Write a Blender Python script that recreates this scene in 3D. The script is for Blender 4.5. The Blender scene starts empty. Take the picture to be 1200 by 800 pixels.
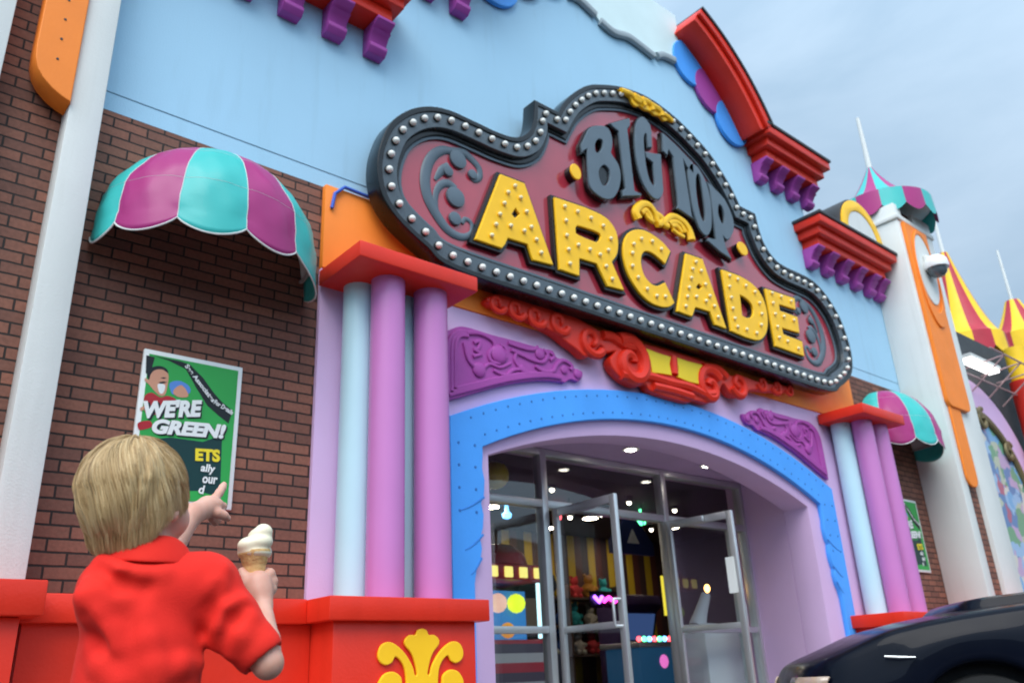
import bpy, bmesh, math, random
import numpy as np
from mathutils import Vector, Matrix
random.seed(7); RNG = np.random.default_rng(7)
SC = bpy.context.scene
COL = SC.collection
PI = math.pi
# ------------------------------------------------------------------ camera numbers (surveyed from the photograph)
FPX, YAW, PITCH, ROLL, CAMY, CAMZ = 984.2, 0.71916, 0.38164, -0.04765, -5.0, 0.75
def cam_axes():
    cy, sy, cp, sp = math.cos(YAW), math.sin(YAW), math.cos(PITCH), math.sin(PITCH)
    F = np.array([sy*cp, cy*cp, sp]); r = np.array([cy, -sy, 0]); u = np.cross(r, F)
    cr, sr = math.cos(ROLL), math.sin(ROLL)
    return np.array([r*cr+u*sr, u*cr-r*sr, F])
CM = cam_axes(); C0 = np.array([0, CAMY, CAMZ])
def ray(u, v): return CM.T @ np.array([(u-600)/FPX, -(v-400)/FPX, 1.0])
def at(u, v, Y=0.0):
    d = ray(u, v); return C0 + d*((Y-CAMY)/d[1])
def xz(pts, Y): return [(float(p[0]), float(p[2])) for p in (at(u, v, Y) for u, v in pts)]
def crop(pts, ox, oy, s): return [(ox+u/s, oy+v/s) for u, v in pts]

# ------------------------------------------------------------------ materials
MATS = {}
def nodes_of(name):
    m = bpy.data.materials.new(name); m.use_nodes = True
    return m, m.node_tree.nodes, m.node_tree.links, m.node_tree.nodes['Principled BSDF']
def paint(name, col, rough=0.45, var=0.08, bump=0.02, scale=3.0, coat=0.0, metal=0.0, bscale=60.0, spec=0.3, dirt=0.0, rv=1.0):
    if name in MATS: return MATS[name]
    m, N, L, B = nodes_of(name)
    tc = N.new('ShaderNodeTexCoord')
    n1 = N.new('ShaderNodeTexNoise'); n1.inputs['Scale'].default_value = scale; n1.inputs['Detail'].default_value = 6
    L.new(tc.outputs['Object'], n1.inputs['Vector'])
    mr = N.new('ShaderNodeMapRange'); mr.inputs['From Min'].default_value = 0.3; mr.inputs['From Max'].default_value = 0.7
    mr.inputs['To Min'].default_value = 1-var; mr.inputs['To Max'].default_value = 1+var
    L.new(n1.outputs['Fac'], mr.inputs['Value'])
    mx = N.new('ShaderNodeMix'); mx.data_type = 'RGBA'; mx.blend_type = 'MULTIPLY'; mx.inputs[0].default_value = 1
    mx.inputs[6].default_value = (*col, 1)
    L.new(mr.outputs[0], mx.inputs[7])
    out = mx.outputs[2]
    if dirt > 0:       # streaky weathering with a shape of its own
        mp = N.new('ShaderNodeMapping'); mp.inputs['Scale'].default_value = (5, 5, 0.5)
        L.new(tc.outputs['Object'], mp.inputs['Vector'])
        n3 = N.new('ShaderNodeTexNoise'); n3.inputs['Scale'].default_value = 1.6; n3.inputs['Detail'].default_value = 8
        L.new(mp.outputs[0], n3.inputs['Vector'])
        r3 = N.new('ShaderNodeMapRange'); r3.inputs['From Min'].default_value = 0.55; r3.inputs['From Max'].default_value = 0.8
        r3.inputs['To Min'].default_value = 0; r3.inputs['To Max'].default_value = dirt
        L.new(n3.outputs['Fac'], r3.inputs['Value'])
        m3 = N.new('ShaderNodeMix'); m3.data_type = 'RGBA'; m3.inputs[7].default_value = (col[0]*.45, col[1]*.42, col[2]*.38, 1)
        L.new(r3.outputs[0], m3.inputs[0]); L.new(out, m3.inputs[6]); out = m3.outputs[2]
    L.new(out, B.inputs['Base Color'])
    rr = N.new('ShaderNodeMapRange'); rr.inputs['To Min'].default_value = max(0.02, rough-0.08*rv); rr.inputs['To Max'].default_value = min(1, rough+0.1*rv)
    n4 = N.new('ShaderNodeTexNoise'); n4.inputs['Scale'].default_value = 9; n4.inputs['Detail'].default_value = 5
    L.new(tc.outputs['Object'], n4.inputs['Vector']); L.new(n4.outputs['Fac'], rr.inputs['Value']); L.new(rr.outputs[0], B.inputs['Roughness'])
    B.inputs['Metallic'].default_value = metal; B.inputs['Coat Weight'].default_value = coat; B.inputs['Coat Roughness'].default_value = 0.08
    B.inputs['Specular IOR Level'].default_value = spec
    if bump > 0:
        n2 = N.new('ShaderNodeTexNoise'); n2.inputs['Scale'].default_value = bscale; n2.inputs['Detail'].default_value = 4
        L.new(tc.outputs['Object'], n2.inputs['Vector'])
        b = N.new('ShaderNodeBump'); b.inputs['Strength'].default_value = 0.5; b.inputs['Distance'].default_value = bump*0.1
        L.new(n2.outputs['Fac'], b.inputs['Height']); L.new(b.outputs[0], B.inputs['Normal'])
    MATS[name] = m; return m
def emit(name, col, s):
    if name in MATS: return MATS[name]
    m, N, L, B = nodes_of(name)
    B.inputs['Base Color'].default_value = (*col, 1); B.inputs['Emission Color'].default_value = (*col, 1); B.inputs['Emission Strength'].default_value = s
    MATS[name] = m; return m
def brick_mat():
    m, N, L, B = nodes_of('brick')
    tc = N.new('ShaderNodeTexCoord'); sp = N.new('ShaderNodeSeparateXYZ'); L.new(tc.outputs['Object'], sp.inputs[0])
    ad = N.new('ShaderNodeMath'); ad.operation = 'ADD'; L.new(sp.outputs['X'], ad.inputs[0]); L.new(sp.outputs['Y'], ad.inputs[1])
    cb = N.new('ShaderNodeCombineXYZ'); L.new(ad.outputs[0], cb.inputs['X']); L.new(sp.outputs['Z'], cb.inputs['Y'])
    # slight waviness of the mortar lines
    nz = N.new('ShaderNodeTexNoise'); nz.inputs['Scale'].default_value = 14; nz.inputs['Detail'].default_value = 4; L.new(tc.outputs['Object'], nz.inputs['Vector'])
    sc = N.new('ShaderNodeVectorMath'); sc.operation = 'SCALE'; sc.inputs['Scale'].default_value = 0.006; L.new(nz.outputs['Color'], sc.inputs[0])
    av = N.new('ShaderNodeVectorMath'); av.operation = 'ADD'; L.new(cb.outputs[0], av.inputs[0]); L.new(sc.outputs[0], av.inputs[1])
    br = N.new('ShaderNodeTexBrick'); L.new(av.outputs[0], br.inputs['Vector'])
    br.inputs['Scale'].default_value = 1; br.inputs['Brick Width'].default_value = 0.212; br.inputs['Row Height'].default_value = 0.0705
    br.inputs['Mortar Size'].default_value = 0.0065; br.inputs['Mortar Smooth'].default_value = 0.25; br.inputs['Bias'].default_value = 0
    br.inputs['Color1'].default_value = (0.265, 0.100, 0.062, 1); br.inputs['Color2'].default_value = (0.150, 0.060, 0.041, 1)
    br.inputs['Mortar'].default_value = (0.020, 0.011, 0.008, 1)
    n2 = N.new('ShaderNodeTexNoise'); n2.inputs['Scale'].default_value = 45; n2.inputs['Detail'].default_value = 8; L.new(tc.outputs['Object'], n2.inputs['Vector'])
    n3 = N.new('ShaderNodeTexNoise'); n3.inputs['Scale'].default_value = 1.3; n3.inputs['Detail'].default_value = 5; L.new(tc.outputs['Object'], n3.inputs['Vector'])
    a2 = N.new('ShaderNodeMath'); a2.operation = 'ADD'; L.new(n2.outputs['Fac'], a2.inputs[0]); L.new(n3.outputs['Fac'], a2.inputs[1])
    mr = N.new('ShaderNodeMapRange'); mr.inputs['From Min'].default_value = 0.6; mr.inputs['From Max'].default_value = 1.4; mr.inputs['To Min'].default_value = 0.72; mr.inputs['To Max'].default_value = 1.28
    L.new(a2.outputs[0], mr.inputs['Value'])
    mx = N.new('ShaderNodeMix'); mx.data_type = 'RGBA'; mx.blend_type = 'MULTIPLY'; mx.inputs[0].default_value = 1
    L.new(br.outputs['Color'], mx.inputs[6]); L.new(mr.outputs[0], mx.inputs[7]); L.new(mx.outputs[2], B.inputs['Base Color'])
    B.inputs['Roughness'].default_value = 0.75
    iv = N.new('ShaderNodeMath'); iv.operation = 'MULTIPLY_ADD'; iv.inputs[1].default_value = -1.0; L.new(br.outputs['Fac'], iv.inputs[0])
    m2 = N.new('ShaderNodeMath'); m2.operation = 'MULTIPLY'; m2.inputs[1].default_value = 0.35; L.new(n2.outputs['Fac'], m2.inputs[0]); L.new(m2.outputs[0], iv.inputs[2])
    b = N.new('ShaderNodeBump'); b.inputs['Strength'].default_value = 0.9; b.inputs['Distance'].default_value = 0.008
    L.new(iv.outputs[0], b.inputs['Height']); L.new(b.outputs[0], B.inputs['Normal'])
    return m
def glass_mat(name='glass', tint=(0.93, 0.95, 0.95), boost=0.05):
    m = bpy.data.materials.new(name); m.use_nodes = True; N, L = m.node_tree.nodes, m.node_tree.links
    N.clear(); o = N.new('ShaderNodeOutputMaterial'); mx = N.new('ShaderNodeMixShader'); t = N.new('ShaderNodeBsdfTransparent'); g = N.new('ShaderNodeBsdfGlossy')
    t.inputs['Color'].default_value = (*tint, 1); g.inputs['Roughness'].default_value = 0.0; g.inputs['Color'].default_value = (.9, .9, .9, 1)
    f = N.new('ShaderNodeFresnel'); f.inputs['IOR'].default_value = 1.5
    a = N.new('ShaderNodeMath'); a.operation = 'ADD'; a.inputs[1].default_value = boost; L.new(f.outputs[0], a.inputs[0])
    ge = N.new('ShaderNodeNewGeometry'); inv = N.new('ShaderNodeMath'); inv.operation = 'SUBTRACT'; inv.inputs[0].default_value = 1; L.new(ge.outputs['Backfacing'], inv.inputs[1])
    ml = N.new('ShaderNodeMath'); ml.operation = 'MULTIPLY'; L.new(a.outputs[0], ml.inputs[0]); L.new(inv.outputs[0], ml.inputs[1])   # only the outer face of a pane mirrors
    L.new(ml.outputs[0], mx.inputs[0]); L.new(t.outputs[0], mx.inputs[1]); L.new(g.outputs[0], mx.inputs[2]); L.new(mx.outputs[0], o.inputs['Surface'])
    return m
def stripe_mat(name, axis, width, cols, rough=0.5, off=0.0):
    m, N, L, B = nodes_of(name)
    tc = N.new('ShaderNodeTexCoord'); sp = N.new('ShaderNodeSeparateXYZ'); L.new(tc.outputs['Object'], sp.inputs[0])
    d = N.new('ShaderNodeMath'); d.operation = 'MULTIPLY_ADD'; d.inputs[1].default_value = 1/width; d.inputs[2].default_value = off; L.new(sp.outputs[axis], d.inputs[0])
    md = N.new('ShaderNodeMath'); md.operation = 'FLOORED_MODULO'; md.inputs[1].default_value = len(cols); L.new(d.outputs[0], md.inputs[0])
    dv = N.new('ShaderNodeMath'); dv.operation = 'DIVIDE'; dv.inputs[1].default_value = len(cols); L.new(md.outputs[0], dv.inputs[0])
    cr = N.new('ShaderNodeValToRGB'); cr.color_ramp.interpolation = 'CONSTANT'
    for i, c in enumerate(cols):
        e = cr.color_ramp.elements[i] if i < 2 else cr.color_ramp.elements.new(i/len(cols))
        e.position = i/len(cols); e.color = (*c, 1)
    L.new(dv.outputs[0], cr.inputs[0]); L.new(cr.outputs[0], B.inputs['Base Color']); B.inputs['Roughness'].default_value = rough
    return m

# ------------------------------------------------------------------ mesh building
class MB:
    def __init__(s): s.bm = bmesh.new()
    def poly_prism(s, pts, a0, a1, axis='Y'):
        """polygon extruded along an axis: pts are (x,z) for Y, (y,z) for X, (x,y) for Z"""
        f = {'Y': lambda p, a: (p[0], a, p[1]), 'X': lambda p, a: (a, p[0], p[1]), 'Z': lambda p, a: (p[0], p[1], a)}[axis]
        A = [s.bm.verts.new(f(p, a0)) for p in pts]; Bv = [s.bm.verts.new(f(p, a1)) for p in pts]
        n = len(pts); s.bm.faces.new(A); s.bm.faces.new(Bv[::-1])
        for i in range(n): s.bm.faces.new((A[i], Bv[i], Bv[(i+1) % n], A[(i+1) % n]))
        return s
    def box(s, x0, x1, y0, y1, z0, z1): return s.poly_prism([(x0, y0), (x1, y0), (x1, y1), (x0, y1)], z0, z1, 'Z')
    def tube(s, P, R, seg=10, cap=True, flat=1.0, flat_axis=None):
        P = [Vector(p) for p in P]; n = len(P)
        if not hasattr(R, '__len__'): R = [R]*n
        rings = []; up = None
        for i in range(n):
            t = (P[min(i+1, n-1)]-P[max(i-1, 0)]).normalized()
            if flat_axis is not None:
                b = Vector(flat_axis); a = t.cross(b).normalized()
            else:
                if up is None: up = Vector((0, 0, 1)) if abs(t.z) < .9 else Vector((1, 0, 0))
                a = t.cross(up).normalized(); b = a.cross(t).normalized(); up = b
            rings.append([s.bm.verts.new(P[i]+(a*math.cos(2*PI*k/seg)+b*math.sin(2*PI*k/seg)*flat)*R[i]) for k in range(seg)])
        for i in range(n-1):
            for k in range(seg): s.bm.faces.new((rings[i][k], rings[i][(k+1) % seg], rings[i+1][(k+1) % seg], rings[i+1][k]))
        if cap: s.bm.faces.new(rings[0][::-1]); s.bm.faces.new(rings[-1])
        return s
    def lathe(s, prof, c=(0, 0, 0), seg=32, fn=None):
        """prof: (radius, z) pairs from the bottom up"""
        rings = []
        for j, (r, z) in enumerate(prof):
            ring = []
            for k in range(seg):
                a = 2*PI*k/seg; rr, zz = (r, z) if fn is None else fn(a, r, z, j)
                ring.append(s.bm.verts.new((c[0]+rr*math.cos(a), c[1]+rr*math.sin(a), c[2]+zz)))
            rings.append(ring)
        for j in range(len(rings)-1):
            for k in range(seg): s.bm.faces.new((rings[j][k], rings[j][(k+1) % seg], rings[j+1][(k+1) % seg], rings[j+1][k]))
        if prof[0][0] > 1e-6: s.bm.faces.new(rings[0][::-1])
        if prof[-1][0] > 1e-6: s.bm.faces.new(rings[-1])
        return s
    def ball(s, c, r, sub=2, sc=(1, 1, 1)):
        M = Matrix.Translation(c) @ Matrix.Diagonal((r*sc[0], r*sc[1], r*sc[2], 1))
        bmesh.ops.create_icosphere(s.bm, subdivisions=sub, radius=1, matrix=M); return s
    def grid(s, P):
        """P[i][j] -> quad sheet"""
        V = [[s.bm.verts.new(p) for p in row] for row in P]
        for i in range(len(V)-1):
            for j in range(len(V[0])-1): s.bm.faces.new((V[i][j], V[i+1][j], V[i+1][j+1], V[i][j+1]))
        return s
    def build(s, name, mat, parent=None, bevel=0.0, smooth=40, weld=True):
        bm = s.bm
        if weld: bmesh.ops.remove_doubles(bm, verts=bm.verts, dist=1e-5)
        bmesh.ops.recalc_face_normals(bm, faces=bm.faces)
        if bevel > 0:
            ed = [e for e in bm.edges if len(e.link_faces) == 2 and e.calc_face_angle(0) > math.radians(35)]
            bmesh.ops.bevel(bm, geom=ed, offset=bevel, segments=2, affect='EDGES', profile=0.5, clamp_overlap=True)
        me = bpy.data.meshes.new(name); bm.to_mesh(me); bm.free()
        return finish(name, me, mat, parent, smooth)
def finish(name, me, mat, parent=None, smooth=40):
    o = bpy.data.objects.new(name, me); COL.objects.link(o)
    if mat is not None:
        me.materials.clear()
        for m in (mat if isinstance(mat, list) else [mat]): me.materials.append(m)
    if smooth:
        me.polygons.foreach_set('use_smooth', [True]*len(me.polygons)); me.set_sharp_from_angle(angle=math.radians(smooth))
    if parent is not None:
        o.parent = parent
        o.matrix_parent_inverse = Matrix.LocRotScale(parent.location, parent.rotation_euler, parent.scale).inverted() if parent.parent is None else Matrix()
        if parent.parent is not None:
            o.matrix_parent_inverse = parent_world(parent).inverted()
    return o
def parent_world(o):
    m = Matrix.LocRotScale(o.location, o.rotation_euler, o.scale)
    if o.parent: m = parent_world(o.parent) @ o.matrix_parent_inverse @ m
    return m
def tag(o, label=None, cat=None, group=None, kind=None):
    if label: o['label'] = label
    if cat: o['category'] = cat
    if group: o['group'] = group
    if kind: o['kind'] = kind
    return o
def thing(name, loc, label, cat, group=None):
    o = bpy.data.objects.new(name, None); COL.objects.link(o); o.location = loc; o.empty_display_size = .2
    return tag(o, label, cat, group)
def children(o): return [c for c in bpy.data.objects if c.parent == o]
def copy_tree(o, parent=None):
    c = o.copy(); COL.objects.link(c); c.parent = parent
    if parent is not None: c.matrix_parent_inverse = o.matrix_parent_inverse
    for ch in children(o): copy_tree(ch, c)
    return c
def flat(name, loops, yf, th, mat, parent=None, bevel=0.006, smooth=30, off=True):
    """flat plate with holes standing in the wall plane: loops of (x,z), first outer; front face at y=yf, thickness th"""
    cu = bpy.data.curves.new('plate', 'CURVE'); cu.dimensions = '2D'; cu.fill_mode = 'BOTH'
    cu.extrude = max(th/2-bevel, 1e-4); cu.bevel_depth = bevel if off else 0; cu.bevel_resolution = 1; cu.offset = -bevel if off else 0
    for lp in loops:
        sp = cu.splines.new('POLY'); sp.points.add(len(lp)-1); sp.use_cyclic_u = True
        for p, (x, z) in zip(sp.points, lp): p.co = (x, z, 0, 1)
    to = bpy.data.objects.new('plate', cu); COL.objects.link(to)
    dg = bpy.context.evaluated_depsgraph_get(); me = bpy.data.meshes.new_from_object(to.evaluated_get(dg)); bpy.data.objects.remove(to); bpy.data.curves.remove(cu)
    me.transform(Matrix(((1, 0, 0, 0), (0, 0, -1, yf+th/2), (0, 1, 0, 0), (0, 0, 0, 1))))
    me.name = name
    return finish(name, me, mat, parent, smooth)
def cat_rom(pts, n=6, closed=True, corners=()):
    out = []; N = len(pts); P = [np.array(p, float) for p in pts]
    rng = range(N if closed else N-1)
    for i in rng:
        p1, p2 = P[i], P[(i+1) % N]
        p0 = P[i-1] if (closed or i > 0) else p1
        p3 = P[(i+2) % N] if (closed or i+2 < N) else p2
        if i in corners: p0 = p1
        if (i+1) % N in corners: p3 = p2
        for k in range(n):
            t = k/n
            out.append(tuple(0.5*(2*p1+(p2-p0)*t+(2*p0-5*p1+4*p2-p3)*t*t+(3*p1-p0-3*p2+p3)*t**3)))
    if not closed: out.append(tuple(P[-1]))
    return out
def offset_poly(pts, d):
    """mitre offset inward (d>0) of a counter-clockwise polygon"""
    P = [np.array(p, float) for p in pts]; n = len(P)
    A = sum(P[i][0]*P[(i+1) % n][1]-P[(i+1) % n][0]*P[i][1] for i in range(n)); sg = 1 if A > 0 else -1
    out = []
    for i in range(n):
        e1 = P[i]-P[i-1]; e2 = P[(i+1) % n]-P[i]; e1 /= np.linalg.norm(e1); e2 /= np.linalg.norm(e2)
        n1 = np.array([-e1[1], e1[0]])*sg; n2 = np.array([-e2[1], e2[0]])*sg
        b = n1+n2; b /= np.linalg.norm(b); out.append(tuple(P[i]+b*d/max(0.45, b @ n1)))
    return out
def resample(pts, step):
    P = [np.array(p, float) for p in pts]+[np.array(pts[0], float)]
    L = np.cumsum([0]+[np.linalg.norm(P[i+1]-P[i]) for i in range(len(P)-1)]); n = int(round(L[-1]/step)); out = []
    for k in range(n):
        s = L[-1]*k/n; i = np.searchsorted(L, s, 'right')-1; t = (s-L[i])/(L[i+1]-L[i]); out.append(tuple(P[i]*(1-t)+P[i+1]*t))
    return out
def circle(cx, cz, rx, rz=None, n=28): return [(cx+rx*math.cos(2*PI*k/n), cz+(rz or rx)*math.sin(2*PI*k/n)) for k in range(n)]
def spiral(cx, cz, r0, turns, a0, n=26, shrink=0.15):
    return [(cx+(r0*(1-t)+r0*shrink*t)*math.cos(a0+turns*2*PI*t), cz+(r0*(1-t)+r0*shrink*t)*math.sin(a0+turns*2*PI*t)) for t in [i/(n-1) for i in range(n)]]
def relief(mb, pts, y, r, flat_=0.7, taper=None):
    n = len(pts); R = [r*(taper(i/(n-1)) if taper else 1) for i in range(n)]
    mb.tube([(p[0], y, p[1]) for p in pts], R, seg=8, flat=flat_, flat_axis=(0, 1, 0))
def merge(o, extra):
    """surface detail of a part joins that part's own mesh"""
    k = len(o.data.materials); bm = bmesh.new(); bm.from_mesh(o.data); n = len(bm.faces); bm.from_mesh(extra.data); bm.faces.ensure_lookup_table()
    o.data.materials.append(extra.data.materials[0])
    for f in bm.faces[n:]: f.material_index = k
    bm.to_mesh(o.data); bm.free(); bpy.data.objects.remove(extra)
def text_mesh(body, size, shear=0.0, bold=0.0, extrude=0.001, width=1.0):
    cu = bpy.data.curves.new('lettering', 'FONT'); cu.body = body; cu.size = size; cu.shear = shear; cu.offset = bold; cu.extrude = extrude
    to = bpy.data.objects.new('lettering', cu); COL.objects.link(to)
    dg = bpy.context.evaluated_depsgraph_get(); me = bpy.data.meshes.new_from_object(to.evaluated_get(dg)); bpy.data.objects.remove(to)
    me.transform(Matrix.Diagonal((width, 1, 1, 1)))
    return me
TO_WALL = Matrix(((1, 0, 0, 0), (0, 0, -1, 0), (0, 1, 0, 0), (0, 0, 0, 1)))

RED = paint('red_paint', (0.72, 0.030, 0.012), 0.38, 0.07, 0.02, dirt=.18)
PURPLE = paint('purple_paint', (0.40, 0.07, 0.35), 0.45, 0.07, 0.02)
LILAC = paint('lilac_stucco', (0.68, 0.46, 0.71), 0.65, 0.04, 0.03, 1.2, bscale=90, dirt=.05)
SKYBLUE = paint('sky_blue_stucco', (0.385, 0.62, 0.79), 0.7, 0.035, 0.03, 0.8, bscale=90, dirt=.16)
BLUE = paint('bright_blue_paint', (0.075, 0.36, 0.92), 0.45, 0.05, 0.02)
PALEBLUE = paint('pale_blue_paint', (0.50, 0.72, 0.80), 0.28, 0.02, 0.0, rv=.15)
COLPURPLE = paint('column_purple', (0.56, 0.205, 0.50), 0.24, 0.02, 0.0, rv=.15)
ORANGE = paint('orange_paint', (0.95, 0.25, 0.028), 0.5, 0.05, 0.02, dirt=.08)
WHITE = paint('white_stucco', (0.70, 0.71, 0.68), 0.6, 0.04, 0.03, 1.5, bscale=90, dirt=.18)
YELLOW = paint('yellow_paint', (1.0, 0.55, 0.016), 0.42, 0.05, 0.01)
LEMON = paint('lemon_yellow', (0.88, 0.62, 0.02), 0.45, 0.05, 0.01)
BLACK = paint('black_gloss', (0.006, 0.007, 0.008), 0.24, 0.1, 0.0, spec=.4)
SIGNGREY = paint('sign_grey_gloss', (0.045, 0.062, 0.075), 0.28, 0.1, 0.008, coat=.3, spec=.6)
LETGREY = paint('letter_grey', (0.105, 0.14, 0.17), 0.36, 0.08, 0.008)
SIGNRED = paint('sign_red_gloss', (0.40, 0.034, 0.055), 0.13, 0.08, 0.004, coat=.7, spec=.5, bscale=12)
ALU = paint('brushed_aluminium', (0.62, 0.63, 0.63), 0.38, 0.06, 0.0, metal=.75)
DARKCAP = paint('dark_flashing', (0.045, 0.047, 0.05), 0.5, 0.1, 0.01)
GREYTRIM = paint('grey_trim', (0.36, 0.42, 0.45), 0.5, 0.06, 0.02)
PALE = paint('pale_mint', (0.66, 0.80, 0.80), 0.55, 0.03, 0.02)
BRICK = brick_mat()
GLASS = glass_mat()
CREAM = paint('offwhite_bulb', (0.82, 0.82, 0.76), 0.15, 0.02, 0.0, coat=.6)
BULBY = paint('cream_bulb', (0.88, 0.76, 0.45), 0.25, 0.02, 0.0, coat=.5)
# ================================================================== SETTING: ground, kerb, pavement
def structure(o): o['kind'] = 'structure'; return o
ASPH = paint('asphalt', (0.055, 0.055, 0.058), 0.85, 0.25, 0.3, 1.5, bscale=120)
CONC = paint('concrete', (0.36, 0.35, 0.33), 0.8, 0.10, 0.12, 1.0, bscale=80, dirt=.3)
structure(MB().box(-400, 400, -400, 400, -0.5, 0.0).build('ground', ASPH))
structure(MB().box(-60, 80, -1.75, 1.0, 0.004, 0.10).build('pavement', CONC, bevel=.02))
pm = MB()
for k in range(-6, 12): pm.box(k*2.7+1.0, k*2.7+1.1, -12.5, -7.5, -.05, 0.004)
structure(pm.build('parking_markings', paint('road_paint', (.75, .75, .72), .7, .15, .05)))

# ================================================================== THE ARCADE BUILDING
CX = 6.33
bld = thing('arcade_building', (CX, 0.3, 0), 'pale blue and brick arcade building with a lilac arched entrance', 'building')
flat_wall = lambda pts, y0, y1, name, mat, par=bld, bev=0.0: MB().poly_prism(pts, y0, y1, 'Y').build(name, mat, par, bevel=bev)
flat_wall([(-4, 0), (2.55, 0), (2.55, 4.265), (-4, 4.265)], 0, .3, 'brick_wall', BRICK)
flat_wall([(10.13, 0), (14.1, 0), (14.1, 4.265), (10.13, 4.265)], 0, .3, 'brick_wall', BRICK)
hp = [(5.7, 6.28), (3.55, 6.28), (3.55, 7.26), (2.28, 7.26), (2.2, 7.5), (2.0, 7.82), (1.75, 8.1), (1.45, 8.34), (1.12, 8.52)]
prof = [(CX+d, z) for d, z in hp]+[(CX-d, z) for d, z in hp[::-1]]
flat_wall([(-4, 4.267), (14.1, 4.267), (14.1, 6.28)]+prof[1:-1]+[(-4, 6.28)], 0.0, .3, 'upper_wall', SKYBLUE)
flat_wall([(-4, 4.402), (14.1, 4.402), (14.1, 4.408), (-4, 4.408)], -.003, -.0005, 'panel_joint', paint('joint', (.13, .22, .3), .8, .1, 0))
# lilac portal with the arched opening
OL, OR, SPR, APX = 4.05, 8.60, 2.38, 2.80
def arch(x0, x1, zs, za, n=24):      # segmental arch from right to left
    w = (x1-x0)/2; h = za-zs; R = (w*w+h*h)/(2*h); c = (x0+x1)/2; a = math.asin(w/R)
    return [(c+R*math.sin(a-2*a*k/n), za-R+R*math.cos(a-2*a*k/n)) for k in range(n+1)]
op = arch(OL, OR, SPR, APX)
flat_wall([(2.552, 0.1), (OL, 0.1)]+op[::-1]+[(OR, 0.1), (10.128, 0.1), (10.128, 3.57), (2.552, 3.57)], -.03, .28, 'portal_wall', LILAC, bev=.006)
flat_wall([(2.552, 3.572), (10.128, 3.572), (10.128, 4.272), (2.552, 4.272)], -.045, .1, 'orange_fascia', ORANGE, bev=.008)
MB().box(OL-.25, OL, .283, 1.25, .1, 3.0).build('jamb', LILAC, bld)
OR2 = 8.85
MB().poly_prism([(OR, .283), (OR2+.08, 1.25), (OR2+.4, 1.25), (OR2+.4, .283)], .1, 3.0, 'Z').build('jamb', LILAC, bld)
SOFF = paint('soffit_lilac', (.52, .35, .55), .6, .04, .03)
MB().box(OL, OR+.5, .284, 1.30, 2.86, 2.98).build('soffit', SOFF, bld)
DL = emit('downlight_glow', (1, .93, .8), 9)
for (u, v) in ((739, 526), (829, 545)):
    d = ray(u, v); p = C0+d*((2.855-CAMZ)/d[2])
    r = MB().lathe([(.085, 0), (.085, .012), (.062, .012), (.062, .004)], (p[0], p[1], 2.846)).build('downlight', WHITE, bld)
    MB().lathe([(0, -.012), (.04, -.010), (.058, 0), (.058, .004)], (p[0], p[1], 2.846)).build('lens', DL, r)
# bright blue arch trim, notched inner edge
ob = arch(3.648, 9.10, 2.62, 3.225, 28)
ib = arch(3.955, 8.79, 2.42, 2.952, 28)
ILs = [(3.955, 2.36), (3.945, 2.25), (3.965, 2.16), (3.955, 2.05), (3.925, 1.98), (3.945, 1.90), (3.935, 1.80), (3.905, 1.72), (3.92, 1.65), (3.90, 1.55), (3.865, 1.50), (3.845, 1.40), (3.84, .1)]
loopb = [(3.648, .1)]+ob[::-1]+[(9.10, .1)]+[(12.745-x, z) for x, z in ILs[::-1]]+ib+ILs
trim = flat('arch_trim', [loopb], -.085, .055, BLUE, bld, .008)
rv = MB()
for arc_, dz in ((arch(3.72, 9.03, 2.58, 3.165, 40), 0), (arch(3.86, 8.89, 2.47, 3.01, 40), 0)):
    for k, (x, z) in enumerate(arc_[1:-1]): rv.tube([(x, -.0845, z), (x, -.0885, z)], .009, 8)
for x in (3.72, 3.875, 9.03, 8.87):
    for k in range(4): rv.tube([(x, -.0845, 2.42-.17*k), (x, -.0885, 2.42-.17*k)], .011, 8)
merge(trim, rv.build('rivets', paint('rivet_blue', (.04, .16, .46), .5, .1, 0), trim))
for sgn in (1, -1):
    for k, (zz, L) in enumerate(((1.98, .24), (1.70, .17), (1.53, .10))):
        pts = [(3.95-.02*k-L*t, zz-.07*math.sin(PI*.5*t)-.05*t+.05) for t in [i/8 for i in range(9)]]
        pts = [(x if sgn > 0 else 12.745-x, z) for x, z in pts]
        lf = MB(); relief(lf, pts, -.086, .011, .6, lambda t: 1-.6*t); lf.build('leaf_relief', paint('deep_blue', (.05, .24, .66), .45, .05, 0), trim)

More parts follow.
